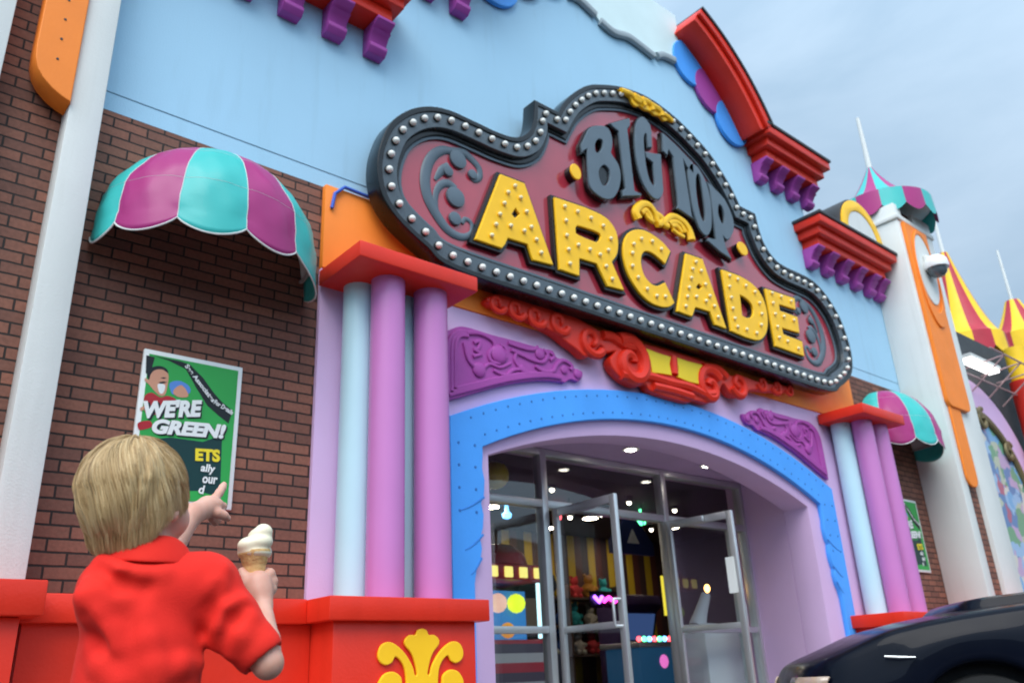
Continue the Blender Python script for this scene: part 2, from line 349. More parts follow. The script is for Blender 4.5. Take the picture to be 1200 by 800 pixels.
# carved purple panels (left traced, right mirrored)
P2 = lambda pts: crop(pts, 510, 370, 6.316)
car_out = xz(P2([(60, 630), (50, 400), (55, 180), (100, 105), (180, 78), (260, 90), (420, 140), (520, 165), (760, 232), (810, 245), (870, 258), (900, 310), (960, 320), (1010, 360), (1035, 392), (1085, 410), (1088, 450), (1060, 485), (1000, 470), (960, 495), (930, 488), (800, 478), (640, 490), (480, 520), (300, 570), (180, 605)]), -.07)
def carved(mirror):
    f = (lambda pts: [(12.68-x, z) for x, z in pts]) if mirror else (lambda pts: pts)
    plate = flat('carved_panel', [f(cat_rom(car_out, 3, True, (0, 3, 7)))], -.075, .045, PURPLE, bld, .008)
    mb = MB(); y = -.081
    T = lambda pts, r, tp=None: relief(mb, f(cat_rom(xz(P2(pts), y), 6, False)), y, r, .8, tp)
    for k in range(3):
        o = 22+26*k
        T([(75+o, 600-o*.9), (75+o, 400), (78+o, 190+o*.4), (140+o*.6, 112+o*.5), (230+o*.2, 105+o*.6)], .018)
        T([(80+o, 605-o*.9), (300, 548-o*.62), (480, 500-o*.55), (650, 468-o*.5), (830, 452-o*.3), (930, 462-o*.1)], .018)
    T([(230, 125), (330, 130), (420, 180), (440, 240), (400, 270), (410, 330), (470, 350), (525, 310), (520, 240), (480, 215)], .020, lambda t: 1.1-.5*t)
    T([(215, 200), (250, 330), (330, 400), (400, 355), (480, 380), (560, 350)], .018, lambda t: 1.1-.4*t)
    T([(285, 200), (330, 190), (320, 240), (290, 250), (340, 280), (280, 300)], .016)
    T([(540, 200), (640, 235), (720, 250), (760, 230)], .016); T([(560, 250), (640, 290), (730, 330), (800, 340), (830, 290), (800, 250)], .018)
    T([(600, 270), (590, 330), (640, 400), (700, 430)], .016); T([(430, 400), (520, 440), (580, 400), (660, 400), (690, 440)], .016)
    T([(740, 370), (800, 410), (870, 410), (900, 360), (950, 330), (1010, 370), (1000, 400)], .019); T([(850, 270), (880, 300), (850, 330)], .016)
    mb.build('scroll_relief', PURPLE, plate)
    bm = MB()
    for (u, v), r in (((470, 285), .085), ((325, 400), .065), ((775, 280), .055), ((955, 400), .04), ((1055, 430), .045), ((640, 390), .035)):
        (x, z), = f(xz(P2([(u, v)]), y)); MB().ball((x, y, z), r, 3, (1, .32, 1)).build('boss', PURPLE, plate)
    return plate
carved(False); carved(True)

# red crest under the sign
K = lambda pts: crop(pts, 690, 370, 4.8)
yc = -.15
crest = [(-60, 60), (60, 80), (90, 95), (200, 140), (300, 150), (450, 190), (640, 250), (790, 330), (850, 330), (960, 370), (1060, 385), (1150, 400), (1140, 425), (1040, 425), (930, 415), (890, 430), (850, 455), (800, 440), (765, 385), (745, 400), (720, 470), (670, 490), (600, 475), (560, 485), (440, 455), (345, 420), (320, 385), (270, 395), (200, 360), (140, 300), (122, 240), (150, 200), (100, 205), (68, 165), (50, 200), (0, 215)]
lw8 = crop([(800, 470), (700, 390), (600, 330), (480, 260), (300, 190), (120, 120), (90, 60), (200, 30), (400, 80), (640, 150), (800, 200)], 560, 340, 7.5)
cr_px = K(crest[1:-2])+crop([(1010, 570), (940, 580), (870, 520)], 560, 340, 7.5)+lw8
crest_o = flat('crest_ornament', [cat_rom(xz(cr_px, yc), 3)], yc, .10, RED, bld, .015)
mb = MB(); y = yc-.002
S = lambda u, v, r, t, a: relief(mb, spiral(*xz([(u, v)], y)[0], r, t, a, 30, .18), y, r*.30, .9, lambda s: 1.0-.35*s)
pk = lambda u, v: K([(u, v)])[0]
S(*pk(235, 265), .25, -1.3, 2.2, ); S(*pk(680, 400), .21, 1.3, .6); S(*pk(840, 385), .15, 1.2, 3.6); S(*pk(15, 140), .15, -1.2, -.5)
for (u, v, r) in ((655, 377, .12), (628, 370, .11), (605, 362, .10), (583, 355, .09)): S(u, v, r, -1.1, -.3)
for (u, v, r) in ((893, 449, .10), (910, 453, .10), (925, 456, .08)): S(u, v, r, 1.1, 3.4)
T = lambda pts, r: relief(mb, cat_rom(xz(K(pts), y), 6, False), y, r, .9)
T([(180, 330), (260, 345), (330, 340), (450, 375), (560, 400), (650, 440), (700, 440)], .05); T([(360, 395), (470, 420), (580, 455)], .045)
T([(75, 110), (130, 120), (200, 165), (280, 180)], .05); T([(640, 290), (720, 300), (770, 345)], .05); T([(470, 230), (478, 330)], .05)
merge(crest_o, mb.build('scroll_relief', RED, crest_o))
for pts in ([(318, 180), (395, 210), (462, 230), (455, 270), (468, 335), (410, 325), (360, 320), (345, 250)], [(488, 230), (560, 255), (640, 275), (625, 320), (625, 385), (560, 370), (500, 345), (505, 290)]):
    flat('yellow_inset', [xz(K(pts), yc-.02)], yc-.022, .03, LEMON, crest_o, .006)

# red cornices with purple brackets; the left half of the facade mirrors the right
def bracket_mb(x, z0, z1, w=.17, d=.25):
    mb = MB(); h = z1-z0
    pr = [(0, z0), (-.09, z0), (-.13, z0+.05*h/.3), (-.13, z0+.30*h), (-.10, z0+.34*h), (-.15, z0+.62*h), (-.19, z0+.68*h), (-.15, z0+.72*h), (-d, z0+.90*h), (-d, z1), (0, z1)]
    mb.poly_prism(pr, x-w/2, x+w/2, 'X'); return mb
def cornice(xa, xb, z0, z1, brk, lab):
    h = z1-z0; mb = MB()
    mb.box(xa+.13, xb-.13, -.24, .002, z0, z0+.30*h)
    mb.box(xa+.06, xb-.06, -.32, .003, z0+.302*h, z0+.60*h)
    mb.box(xa, xb, -.40, .004, z0+.602*h, z1-.042)
    c = mb.build('cornice', RED, bld, bevel=.012)
    MB().box(xa-.02, xb+.02, -.42, .34, z1-.04, z1).build('flashing', DARKCAP, c, bevel=.004)
    for x, a, b in brk: bracket_mb(x, a, b).build('bracket', PURPLE, c, bevel=.008)
    return c
for m in (0, 1):
    g = (lambda x: 12.66-x) if m else (lambda x: x)
    q = sorted((g(9.53), g(11.62)))
    cornice(q[0], q[1], 5.93, 6.325, [(g(9.72+.385*k), 5.655, 5.928) for k in range(5 if not m else 5)]+[(g(11.53), 5.655, 5.928)], '')
    q = sorted((g(8.62), g(10.12)))
    cornice(q[0], q[1], 6.93, 7.33, [(g(8.80+.375*k), 6.64, 6.928) for k in range(4)], '')
    # curved gable cornice
    outer = [(8.70, 7.28), (8.50, 7.62), (8.25, 7.95), (7.95, 8.24), (7.70, 8.42), (7.48, 8.545)]
    outer = cat_rom(outer, 5, False)
    n = len(outer); inner = []
    for i, (x, z) in enumerate(outer):
        dx, dz = outer[min(i+1, n-1)][0]-outer[max(i-1, 0)][0], outer[min(i+1, n-1)][1]-outer[max(i-1, 0)][1]; L = math.hypot(dx, dz)
        inner.append((x+dz/L*-.23, z+dx/L*.23) if True else None)
    ring = [(g(x), z) for x, z in outer]+[(g(x), z) for x, z in inner[::-1]]
    c = MB().poly_prism(ring, -.36, .004, 'Y').build('gable_cornice', RED, bld, bevel=.01)
    ring2 = [(g(x), z) for x, z in outer]+[(g(x+(xi-x)*.5), z+(zi-z)*.5) for (x, z), (xi, zi) in zip(outer[::-1], inner[::-1])]
    MB().poly_prism(ring2, -.41, -.362, 'Y').build('front_moulding', RED, c, bevel=.012)
    ring3 = [(g(x+(x-xi)*.16), z+(z-zi)*.16) for (x, z), (xi, zi) in zip(outer, inner)]+[(g(x+(x-xi)*.012), z+(z-zi)*.012) for (x, z), (xi, zi) in zip(outer[::-1], inner[::-1])]
    MB().poly_prism(ring3, -.43, .34, 'Y').build('flashing', DARKCAP, c)
    for k, (x, z, col) in enumerate(((7.60, 7.98, BLUE), (7.98, 7.72, PURPLE), (8.34, 7.38, BLUE))):
        flat('scallop', [circle(g(x), z, .33)], -.055-.004*k, .05, col, bld, .01)
# pale centre panel with a grey scroll edge
zb = [(5.21, 8.25), (5.30, 7.90), (5.42, 7.84), (5.60, 7.87), (5.86, 7.80), (5.96, 7.73), (6.15, 7.72), (6.40, 7.78), (6.60, 7.77), (6.78, 7.73), (6.95, 7.76), (7.05, 7.83), (7.25, 7.86), (7.38, 7.92), (7.45, 8.25)]
flat('gable_panel', [cat_rom(zb, 4, False)+[(7.46, 8.7), (5.20, 8.7)]], -.03, .03, PALE, bld, .006)
mb = MB()
for seg in ([(5.42, 7.84), (5.60, 7.87), (5.86, 7.79)], [(5.93, 7.74), (6.15, 7.70), (6.40, 7.77), (6.60, 7.76), (6.86, 7.72)], [(6.93, 7.76), (7.05, 7.83), (7.28, 7.87)]):
    relief(mb, cat_rom(seg, 8, False), -.035, .052, .8)
mb.build('scroll_trim', GREYTRIM, bld)
# half-round pediment with a yellow surround on the lower cornice
def half(r, n=24): return [(10.86+r*math.cos(PI*k/n), 6.33+r*1.08*math.sin(PI*k/n)) for k in range(n+1)]
rw = MB().poly_prism(half(.60), -.30, .34, 'Y').build('round_pediment', DARKCAP, bld, bevel=.01)
MB().poly_prism(half(.575)+half(.42)[::-1], -.335, -.301, 'Y').build('yellow_surround', YELLOW, rw, bevel=.008)
MB().poly_prism(half(.415), -.325, -.3015, 'Y').build('panel', WHITE, rw)
MB().box(-4, 14, .3, 9, 3.32, 3.5).build('roof', DARKCAP, bld)
# low parapet-side walls so the shell is closed
MB().box(-4, -3.7, .302, 9, 0, 6.2).build('side_wall', WHITE, bld)
MB().box(13.8, 14.098, .302, 9, 0, 6.2).build('side_wall', WHITE, bld)
# blue conduit
tag(MB().tube([(2.60, -.06, 4.07), (2.62, -.065, 4.20), (2.70, -.065, 4.285), (2.95, -.065, 4.275), (3.3, -.065, 4.275)], .014, 8).build('cable_conduit', paint('conduit_blue', (.04, .12, .55), .4, .05, 0)), 'thin bent blue conduit over the orange band, left of the big sign', 'conduit')
# ================================================================== TOWERS
TENTTEAL = paint('teal_vinyl', (0.045, 0.46, 0.43), 0.42, 0.09, 0.012, 1.0, coat=.06, bscale=25)
TENTPURP = paint('magenta_vinyl', (0.37, 0.028, 0.17), 0.40, 0.09, 0.012, 1.0, coat=.06, bscale=25)
LINING = paint('awning_lining', (0.62, 0.64, 0.62), 0.7, 0.04, 0.02)
TOP = 7.14
tl = thing('corner_tower', (.65, 0, 0), 'left tower with white pilasters, brick between and a round-ended orange panel on top', 'tower', 'towers at the ends of the facade')
MB().box(.754, .938, -.24, -.001, 0, 9.2).build('pilaster', WHITE, tl, bevel=.008)
MB().box(.02, .385, -.24, -.001, 0, 9.2).build('pilaster', WHITE, tl, bevel=.008)
MB().box(.386, .753, -.06, -.002, 0, 9.0).build('brick_recess', BRICK, tl)
arc_pts = [(.524, 9.0), (.524, 4.36), (.53, 4.27), (.55, 4.20), (.585, 4.145), (.64, 4.095), (.70, 4.06), (.752, 4.042), (.752, 9.0)]
op_ = flat('orange_panel', [arc_pts], -.27, .17, ORANGE, tl, .006)
sm = MB()
for k in range(12):
    x, z = .643, 4.303+.150*k
    sm.tube([(x, -.2695, z), (x, -.273, z)], .008, 8)
sm.build('screws', DARKCAP, op_)
tr = thing('corner_tower', (12.2, 0, 0), 'tall white tower right of the big sign, topped by a teal and purple tent', 'tower', 'towers at the ends of the facade')
X0, X3, YF = 11.65, 12.82, -.52
MB().box(X0, 11.86, YF, -.001, 0, TOP).build('pilaster', WHITE, tr, bevel=.01)
MB().box(12.24, X3, YF, -.001, 0, TOP).build('pilaster', WHITE, tr, bevel=.01)
MB().box(11.861, 12.239, YF+.06, -.002, 0, TOP-.02).build('brick_recess', BRICK, tr)
MB().box(X0+.01, X3-.01, 0, 1.0, 4.27, TOP-.001).build('tower_shaft', WHITE, tr)
MB().box(X0-.03, X3+.03, YF-.03, 1.03, TOP-.28, TOP-.2).build('top_moulding', WHITE, tr, bevel=.015)
def rnd_panel(x0, x1, zt, zb, r, left=True):
    return [(x0, zt), (x0, zb+r)]+[(x0+r-r*math.cos(a), zb+r-r*math.sin(a)) for a in [PI/2*k/6 for k in range(1, 7)]]+[(x1-r+r*math.sin(a), zb+r-r*math.cos(a)) for a in [PI/2*k/6 for k in range(0, 7)]]+[(x1, zt)]
wide = flat('orange_panel', [rnd_panel(11.74, 12.46, TOP-.32, 3.95, .12)], YF-.06, .06, ORANGE, tr, .012)
flat('orange_strip', [rnd_panel(11.80, 12.14, 4.2, 2.85, .15)], YF-.035, .033, ORANGE, tr, .01)
for (z, hh) in ((5.02, .9),):
    pass
ov = flat('oval_inlay', [circle(12.12, 6.12, .29, .58, 40)], YF-.075, .03, WHITE, tr, .012)
flat('orange_rim', [circle(12.12, 5.98, .34, .80, 40), circle(12.12, 6.06, .31, .64, 40)[::-1]], YF-.085, .03, ORANGE, tr, .01)
# tent canopy (shared builder): striped cone with a scalloped valance
def tent(parent, c, zt, zr, zv, R, mats, nst, poleh, name='tent_canopy', under=True, top_r=.02, sag=.55):
    per = 8; n = nst*per; rows = []
    m = 10
    for j in range(m+1):
        t = j/m; r = top_r+(R-top_r)*t; z = zr+(zt-zr)*((1-t)**(1/sag) if sag < 1 else (1-t)); row = []
        for k in range(n+1):
            a = 2*PI*k/n; row.append((c[0]+r*math.cos(a), c[1]+r*math.sin(a), z))
        rows.append(row)
    for tt in (.3, .65, 1.0):
        row = []
        for k in range(n+1):
            a = 2*PI*k/n; sc = abs(math.sin(PI*(k % per)/per)); zz = zr-(zr-zv)*tt*(.72+.28*sc)
            rr = R*(1.0+.02*tt); row.append((c[0]+rr*math.cos(a), c[1]+rr*math.sin(a), zz))
        rows.append(row)
    mb = MB(); mb.grid(rows)
    o = mb.build(name, mats, parent, smooth=35, weld=True)
    for p in o.data.polygons:
        a = math.atan2(p.center.y-c[1], p.center.x-c[0]) % (2*PI); p.material_index = int(a/(2*PI)*nst) % 2
    if under:
        MB().lathe([(R*.97, zr-.1), (R*.4, zr+.02), (.03, zr+.05)], (c[0], c[1], 0), 24).build('canopy_lining', LINING, o)
    if poleh:
        MB().tube([(c[0], c[1], zt-.05), (c[0], c[1], zt+poleh)], [.045, .03], 10).build('flagpole', WHITE, o)
    return o
tc_ = (12.36, -.02)
tent(tr, tc_, 8.33, 7.46, 7.06, .77, [TENTTEAL, TENTPURP], 14, .95, sag=.55)
camd = thing('security_camera', (12.2, YF-.1, 6.1), 'white dome security camera with dark lens on the oval of the tall white tower', 'camera')
MB().box(12.05, 12.22, YF-.14, YF-.077, 6.05, 6.33).build('bracket', WHITE, camd, bevel=.02)
MB().lathe([(.165, 0), (.17, .05), (.155, .13), (.10, .19), (.0, .20)], (12.13, YF-.21, 6.08)).build('housing', paint('camera_white', (.82, .83, .83), .3, .02, 0), camd)
MB().lathe([(.0, -.14), (.075, -.125), (.125, -.07), (.14, 0)], (12.13, YF-.21, 6.078)).build('lens_dome', paint('camera_glass', (.10, .13, .15), .08, .1, 0, coat=1), camd)

# ================================================================== COLUMN CLUSTERS on red pedestals
def fleur(cx, y, z0, s):
    tr_ = crop([(590, 145), (640, 165), (662, 215), (720, 215), (770, 260), (772, 320), (720, 390), (690, 450), (665, 540), (650, 640), (672, 640), (690, 560), (750, 440), (830, 340), (920, 285), (1000, 310), (1036, 400), (1020, 480), (960, 520), (900, 495), (870, 440), (820, 480), (780, 560), (765, 660), (765, 760), (800, 745), (810, 660), (860, 605), (920, 590), (990, 620), (1040, 720), (1010, 820), (930, 860), (850, 850), (770, 900), (700, 1000), (640, 1150), (590, 1190)], 430, 720, 9.231)
    pts = xz(tr_, y); cxx = pts[0][0]
    pts = [(max(x, cxx), z) for x, z in pts]
    full = cat_rom(pts, 3, False); mir = [(2*cxx-x, z) for x, z in full[::-1][1:-1]]
    return full+mir
cl = thing('column_cluster', (3.02, -.35, 0), 'left cluster of purple and pale blue columns on a red pedestal with a yellow crest', 'columns', 'column clusters either side of the entrance')
MB().box(2.527, 3.525, -.62, -.046, 3.412, 3.53).build('cap_slab', RED, cl, bevel=.008)
for (x, y, m, r) in ((2.900, -.38, COLPURPLE, .122), (3.265, -.38, COLPURPLE, .125), (2.79, -.17, PALEBLUE, .115), (3.15, -.16, PALEBLUE, .115)):
    c = MB().lathe([(r, 1.2), (r, 2.2), (r*.985, 3.4115)], (x, y, 0), 40).build('column', m, cl)
MB().box(2.36, 3.49, -.68, -.031, 1.095, 1.225).build('pedestal_coping', RED, cl, bevel=.008)
MB().box(2.42, 3.415, -.62, -.032, 0.1, 1.096).build('pedestal', RED, cl, bevel=.006)
flat('crest', [fleur(0, -.63, 0, 1)], -.640, .018, YELLOW, cl, .006)
cr_ = copy_tree(cl); cr_.location.x += 6.62
tag(cr_, 'right column cluster beyond the entrance, purple and pale blue columns above the dark car')
# ================================================================== LOW RED WALL at the left
lw = thing('low_wall', (1.4, -.3, 0), 'low red wall with a thick coping under the poster, behind the boy', 'wall')
MB().box(.93, 2.416, -.36, -.002, .1, 1.092).build('wall_panel', RED, lw)
MB().box(.90, 2.358, -.42, -.001, 1.093, 1.228).build('coping', RED, lw, bevel=.006)
pb = thing('red_pedestal', (.4, -.3, 0), 'plain red pedestal block at the foot of the left white tower', 'pedestal')
MB().box(-.10, .875, -.58, -.242, .1, 1.105).build('plinth', RED, pb, bevel=.006)
MB().box(-.16, .955, -.64, -.243, 1.107, 1.262).build('coping', RED, pb, bevel=.008)
pr_ = copy_tree(pb); pr_.location.x += 11.9; pr_.location.y -= .28
tag(pr_, 'red pedestal block at the foot of the tall right tower, behind the dark car')
lw2 = copy_tree(lw); lw2.location.x += 9.27; tag(lw2, 'low red wall with coping right of the right-hand columns, behind the dark car')

# ================================================================== AWNINGS
def awning(cx, hw, zt, zr, prot, label, group):
    root = thing('dome_awning', (cx, 0, zr), label, 'awning', group)
    nst, per = 5, 14; n = nst*per
    R = lambda a, b: Vector((cx-hw*math.cos(a)*math.cos(b), -.01-prot*math.sin(a)*math.cos(b)**.9, zr+(zt-zr)*math.sin(b)))
    # stripe edges: narrower end panels
    edges = [0, .135, .320, .500, .675, 1.0]
    rows = []; kk = []
    for i in range(nst):
        for k in range(per): kk.append((edges[i]+(edges[i+1]-edges[i])*k/per, k/per))
    kk.append((1.0, 1.0))
    for j in range(15):
        b = PI/2*.90*(1-j/14); row = []
        for t, q in kk:
            p = R(PI*t, b); bulge = .014*math.sin(PI*q)+.007*abs(math.sin(PI*j/4.0))*(j < 14)+.004*math.sin(j*1.3+t*47)+.003*math.sin(t*83-j*.9); d = Vector((p.x-cx, p.y, 0)); d = d.normalized() if d.length > 0 else d
            row.append(tuple(p+d*bulge*math.cos(b)))
        rows.append(row)
    top = rows[0]
    for s in (.25, .5, .75, 1.0):
        row = []
        for t, q in kk:
            p = R(PI*t, 0); d = Vector((p.x-cx, p.y, 0)); d = d.normalized()
            drop = (.085+.088*math.sin(PI*q)**.8+.05*max(0, t-.68)/.32)
            row.append((p.x+d.x*(.015*math.sin(PI*q)+.01*s), min(-.004, p.y+d.y*(.015*math.sin(PI*q)+.01*s)), p.z-drop*s))
        rows.append(row)
    o = MB().grid(rows).build('fabric', [TENTTEAL, TENTPURP], root, smooth=50)
    cols = len(kk)-1; idx = 0
    for p in o.data.polygons:
        pass
    # material by stripe: faces were made column-major inside each row strip
    npoly = len(o.data.polygons); mi = [0]*npoly
    for f in range(npoly):
        st = (f % cols)//per; mi[f] = st % 2
    o.data.polygons.foreach_set('material_index', mi)
    sd = o.modifiers.new('thickness', 'SOLIDIFY'); sd.thickness = .006; sd.offset = -1
    # white piping along the scallops and seams, pale lining inside
    mb = MB(); mb.tube([(p[0], p[1], p[2]) for p in rows[-1]], .006, 6); mb.build('piping', LINING, root)
    ms = MB()
    for i in range(1, nst):
        c = i*per; ms.tube([rows[j][c] for j in range(0, len(rows))], .0028, 6)
    for j in (6, 11): ms.tube([tuple(Vector(rows[j][k])) for k in range(len(kk))], .0012, 5)
    ms.build('seams', LINING, root)
    inner = [[tuple(Vector(((p[0]-cx)*.965+cx, p[1]*.965, zr+(p[2]-zr)*.965-.01))) for p in r] for r in rows[:15:2]]
    MB().grid(inner).build('lining', LINING, root)
    fr = MB()
    for t in (.135, .320, .500, .675): fr.tube([tuple(R(PI*t, b)*.955+Vector((cx*.045, 0, zr*.045))) for b in [PI/2*.9*k/8 for k in range(9)]], .012, 6)
    fr.tube([tuple(R(PI*t, 0)*.955+Vector((cx*.045, 0, zr*.045))) for t in [k/20 for k in range(21)]], .012, 6)
    fr.build('frame', ALU, root)
    return root
awning(1.735, .70, 4.13, 3.42, .62, 'large dome awning of teal and magenta stripes on the brick above the poster', 'dome awnings on the brick walls')
awning(10.93, .70, 4.13, 3.42, .62, 'small looking teal and magenta dome awning beside the tall white tower', 'dome awnings on the brick walls')

# ================================================================== POSTERS
PGREEN = paint('poster_green', (.03, .36, .07), .35, .06, 0); PDARK = paint('poster_dark', (.006, .04, .04), .35, .05, 0)
PWHITE = paint('poster_white', (.80, .82, .80), .35, .02, 0); PRED = paint('poster_red', (.42, .02, .03), .4, .05, 0); PSKIN = paint('poster_skin', (.62, .30, .19), .4, .04, 0)
PBLUE = paint('poster_blue', (.10, .25, .62), .4, .04, 0); PYEL = paint('poster_yellow', (.85, .68, .03), .4, .03, 0); PINK_D = paint('poster_ink', (.012, .015, .018), .4, .04, 0)
def poster(label):
    x0, x1, z0, z1 = 1.413, 2.030, 1.775, 2.695; Y = -.03
    root = thing('wall_poster', ((x0+x1)/2, Y, z0), label, 'poster', 'green posters on the brick walls')
    MB().box(x0, x1, Y, -.001, z0, z1).build('frame', PWHITE, root, bevel=.006)
    sheet = flat('sheet', [[(x0+.030, z0+.03), (x1-.03, z0+.03), (x1-.03, z1-.03), (x0+.03, z1-.03)]], Y-.003, .003, PGREEN, root, .0005)
    Q = lambda pts: xz(crop(pts, 150, 400, 4.0), Y)
    L = [0]
    def pl(pts, mat, name='print', lvl=1, sm=0):
        p = Q(pts); p = cat_rom(p, 4) if sm else p
        return flat(name, [p], Y-.003-.0006*lvl, .0005, mat, sheet, .0001)
    pl([(70, 460), (70, 700), (180, 700), (330, 700), (430, 730), (440, 440), (350, 470), (200, 450)], PDARK, 'dark_field', 1)
    pl([(85, 65), (125, 75), (110, 130), (95, 150), (82, 150)], PINK_D, 'hat', 2)
    pl([(120, 68), (250, 95), (290, 110), (350, 170), (400, 240), (440, 285), (490, 325), (470, 385), (420, 345), (370, 300), (320, 220), (270, 130), (190, 90)], PINK_D, 'banner', 2, 0)
    # a man in a red coat with dark hair and moustache
    pl([(95, 145), (120, 125), (160, 122), (185, 150), (188, 180), (175, 245), (150, 255), (120, 230), (100, 205), (78, 185), (80, 172), (95, 178)], PSKIN, 'face', 3, 1)
    pl([(90, 150), (112, 122), (150, 116), (180, 130), (187, 150), (160, 132), (125, 135), (105, 155), (98, 180), (92, 172)], PINK_D, 'hair', 4, 1)
    pl([(142, 192), (165, 188), (183, 192), (165, 197), (150, 199)], PINK_D, 'brow', 4); pl([(150, 172), (166, 168), (180, 172), (166, 176)], PINK_D, 'brow', 4)
    pl([(140, 200), (172, 205), (165, 240), (150, 244), (140, 225)], PWHITE, 'beard', 4, 1)
    pl([(75, 260), (110, 240), (150, 262), (185, 255), (225, 275), (215, 320), (120, 345), (78, 330)], PRED, 'coat', 3, 1)
    pl([(48, 380), (100, 372), (110, 400), (60, 415), (46, 405)], PRED, 'coat_tail', 3, 1)
    pl([(195, 195), (240, 185), (285, 210), (285, 245), (215, 250), (198, 230)], PBLUE, 'blue_patch', 3, 1)
    pl([(215, 225), (245, 205), (270, 225), (280, 258), (240, 262), (212, 245)], PSKIN, 'hand', 4, 1)
    pl([(58, 310), (75, 305), (70, 322), (56, 322)], PSKIN, 'hand', 4, 1)
    def word(body, px0, px1, hpx, mat, shear, bold, lvl, nm):
        a, b = at(150+px0[0]/4, 400+px0[1]/4, Y), at(150+px1[0]/4, 400+px1[1]/4, Y)
        me = text_mesh(body, 1.0, shear, bold, .0003)
        co = np.empty(len(me.vertices)*3, np.float32); me.vertices.foreach_get('co', co); co = co.reshape(-1, 3)
        mn, mx = co.min(0), co.max(0); w = math.hypot(b[0]-a[0], b[2]-a[2]); ang = math.atan2(b[2]-a[2], b[0]-a[0]); h = hpx/4*.0055
        me.transform(Matrix.Translation((-mn[0], -mn[1], 0))); me.transform(Matrix.Diagonal((w/(mx[0]-mn[0]), h/(mx[1]-mn[1]), 1, 1)))
        me.transform(Matrix.Rotation(ang, 4, 'Z')); me.transform(TO_WALL); me.transform(Matrix.Translation((a[0], Y-.0035-.0007*lvl, a[2])))
        me.name = nm; return finish(nm, me, mat, sheet, 0)
    for (d, mat, lv) in (((7, 6), PINK_D, 6), ((0, 0), PWHITE, 8)):   # drop shadow printed under the words
        word("WE'RE", (75+d[0], 362+d[1]), (352+d[0], 354+d[1]), 80, mat, .25, .055 if lv == 8 else .08, lv, 'lettering')
        word("GREEN!", (108+d[0], 432+d[1]), (456+d[0], 458+d[1]), 66, mat, .25, .055 if lv == 8 else .08, lv, 'lettering')
    word('ETS', (312, 560), (428, 566), 56, PYEL, 0, .05, 8, 'lettering'); word('ally', (336, 620), (404, 628), 46, PWHITE, .1, .03, 8, 'lettering')
    word('our', (345, 664), (416, 670), 30, PWHITE, .1, .03, 8, 'lettering'); word('d', (326, 712), (354, 716), 38, PWHITE, .1, .03, 8, 'lettering')
    word('See Associates', (262, 118), (392, 288), 22, PWHITE, 0, .03, 8, 'lettering'); word('For Details', (398, 292), (484, 346), 22, PWHITE, 0, .03, 8, 'lettering')
    return root
p1_ = poster('green poster in a white frame on the brick wall, the boy pointing across it')
p2_ = copy_tree(p1_); p2_.location.x += 9.27; tag(p2_, 'green poster on the brick between the right columns and the tall white tower')
# ================================================================== THE MARQUEE SIGN
SX = 6.34
half = [(0, 3.74), (1.6, 3.74), (2.75, 3.745), (3.04, 3.86), (3.27, 3.99), (3.40, 4.11), (3.47, 4.25), (3.495, 4.42), (3.47, 4.62), (3.38, 4.86), (3.21, 5.06), (3.01, 5.19), (2.79, 5.25), (2.52, 5.255), (2.27, 5.255), (2.06, 5.29), (1.91, 5.40), (1.825, 5.56), (1.785, 5.83), (1.475, 5.83), (1.385, 5.99), (1.23, 6.18), (1.02, 6.37), (.82, 6.48), (.5, 6.61), (.2, 6.675)]
nh = len(half)
coarse = [(SX+d, z) for d, z in half]+[(SX, 6.69)]+[(SX-d, z) for d, z in half[:0:-1]]
cor = [18, 19, 2*nh-18, 2*nh-19]
cor = [i for i, (x, z) in enumerate(coarse) if abs(z-5.83) < 1e-6]
def ring(d): return cat_rom(offset_poly(coarse, d) if d else coarse, 5, True, cor)
sg = thing('marquee_sign', (SX, -.12, 4.0), 'big dark framed marquee sign with yellow and grey letters above the entrance', 'sign')
body = flat('sign_body', [ring(0), ring(.05)[::-1]], -.292, .172, BLACK, sg, .008)
border = flat('sign_border', [ring(.035), ring(.185)[::-1]], -.280, .09, SIGNGREY, sg, .004)
flat('inner_moulding', [ring(.183), ring(.235)[::-1]], -.235, .06, BLACK, sg, .012)
panel = flat('sign_panel', [ring(.12)], -.20, .05, SIGNRED, sg, .002)
flat('inner_rim', [ring(.236), ring(.262)[::-1]], -.222, .02, LETGREY, sg, .004)
# border bulbs
bp = resample(ring(.105), .1465)
bp = sorted(bp, key=lambda p: abs(p[0]-2.6))
def bulb_mb(mb, x, y, z, r):
    mb.tube([(x, y+.002, z), (x, y-.016, z)], r*1.22, 12); mb.ball((x, y-.024, z), r, 2); return mb
me0 = None
def bulb(name, x, y, z, r, mat, par, cache={}):
    key = (name, r)
    if key not in cache:
        mb = MB(); mb.ball((0, -r*.55, 0), r, 2); nb_ = len(mb.bm.faces); mb.tube([(0, .012, 0), (0, -.004, 0)], r*1.22, 14); o = mb.build(name, [mat, BLACK if name == 'border_bulb' else YELLOW], None, smooth=50); o.data.polygons.foreach_set('material_index', [0]*nb_+[1]*(len(o.data.polygons)-nb_)); cache[key] = o.data; bpy.data.objects.remove(o)
    o = bpy.data.objects.new(name, cache[key]); COL.objects.link(o); o.location = (x, y, z); o.parent = par; o.matrix_parent_inverse = parent_world(par).inverted()
    return o
for (x, z) in bp[:100]: bulb('border_bulb', x, -.284, z, .029, CREAM, border)
rest = MB()
for (x, z) in bp[100:]: rest.ball((x, -.284-.016, z), .029, 2)
tag(rest.build('border_bulb', CREAM, border, smooth=180), kind='stuff')
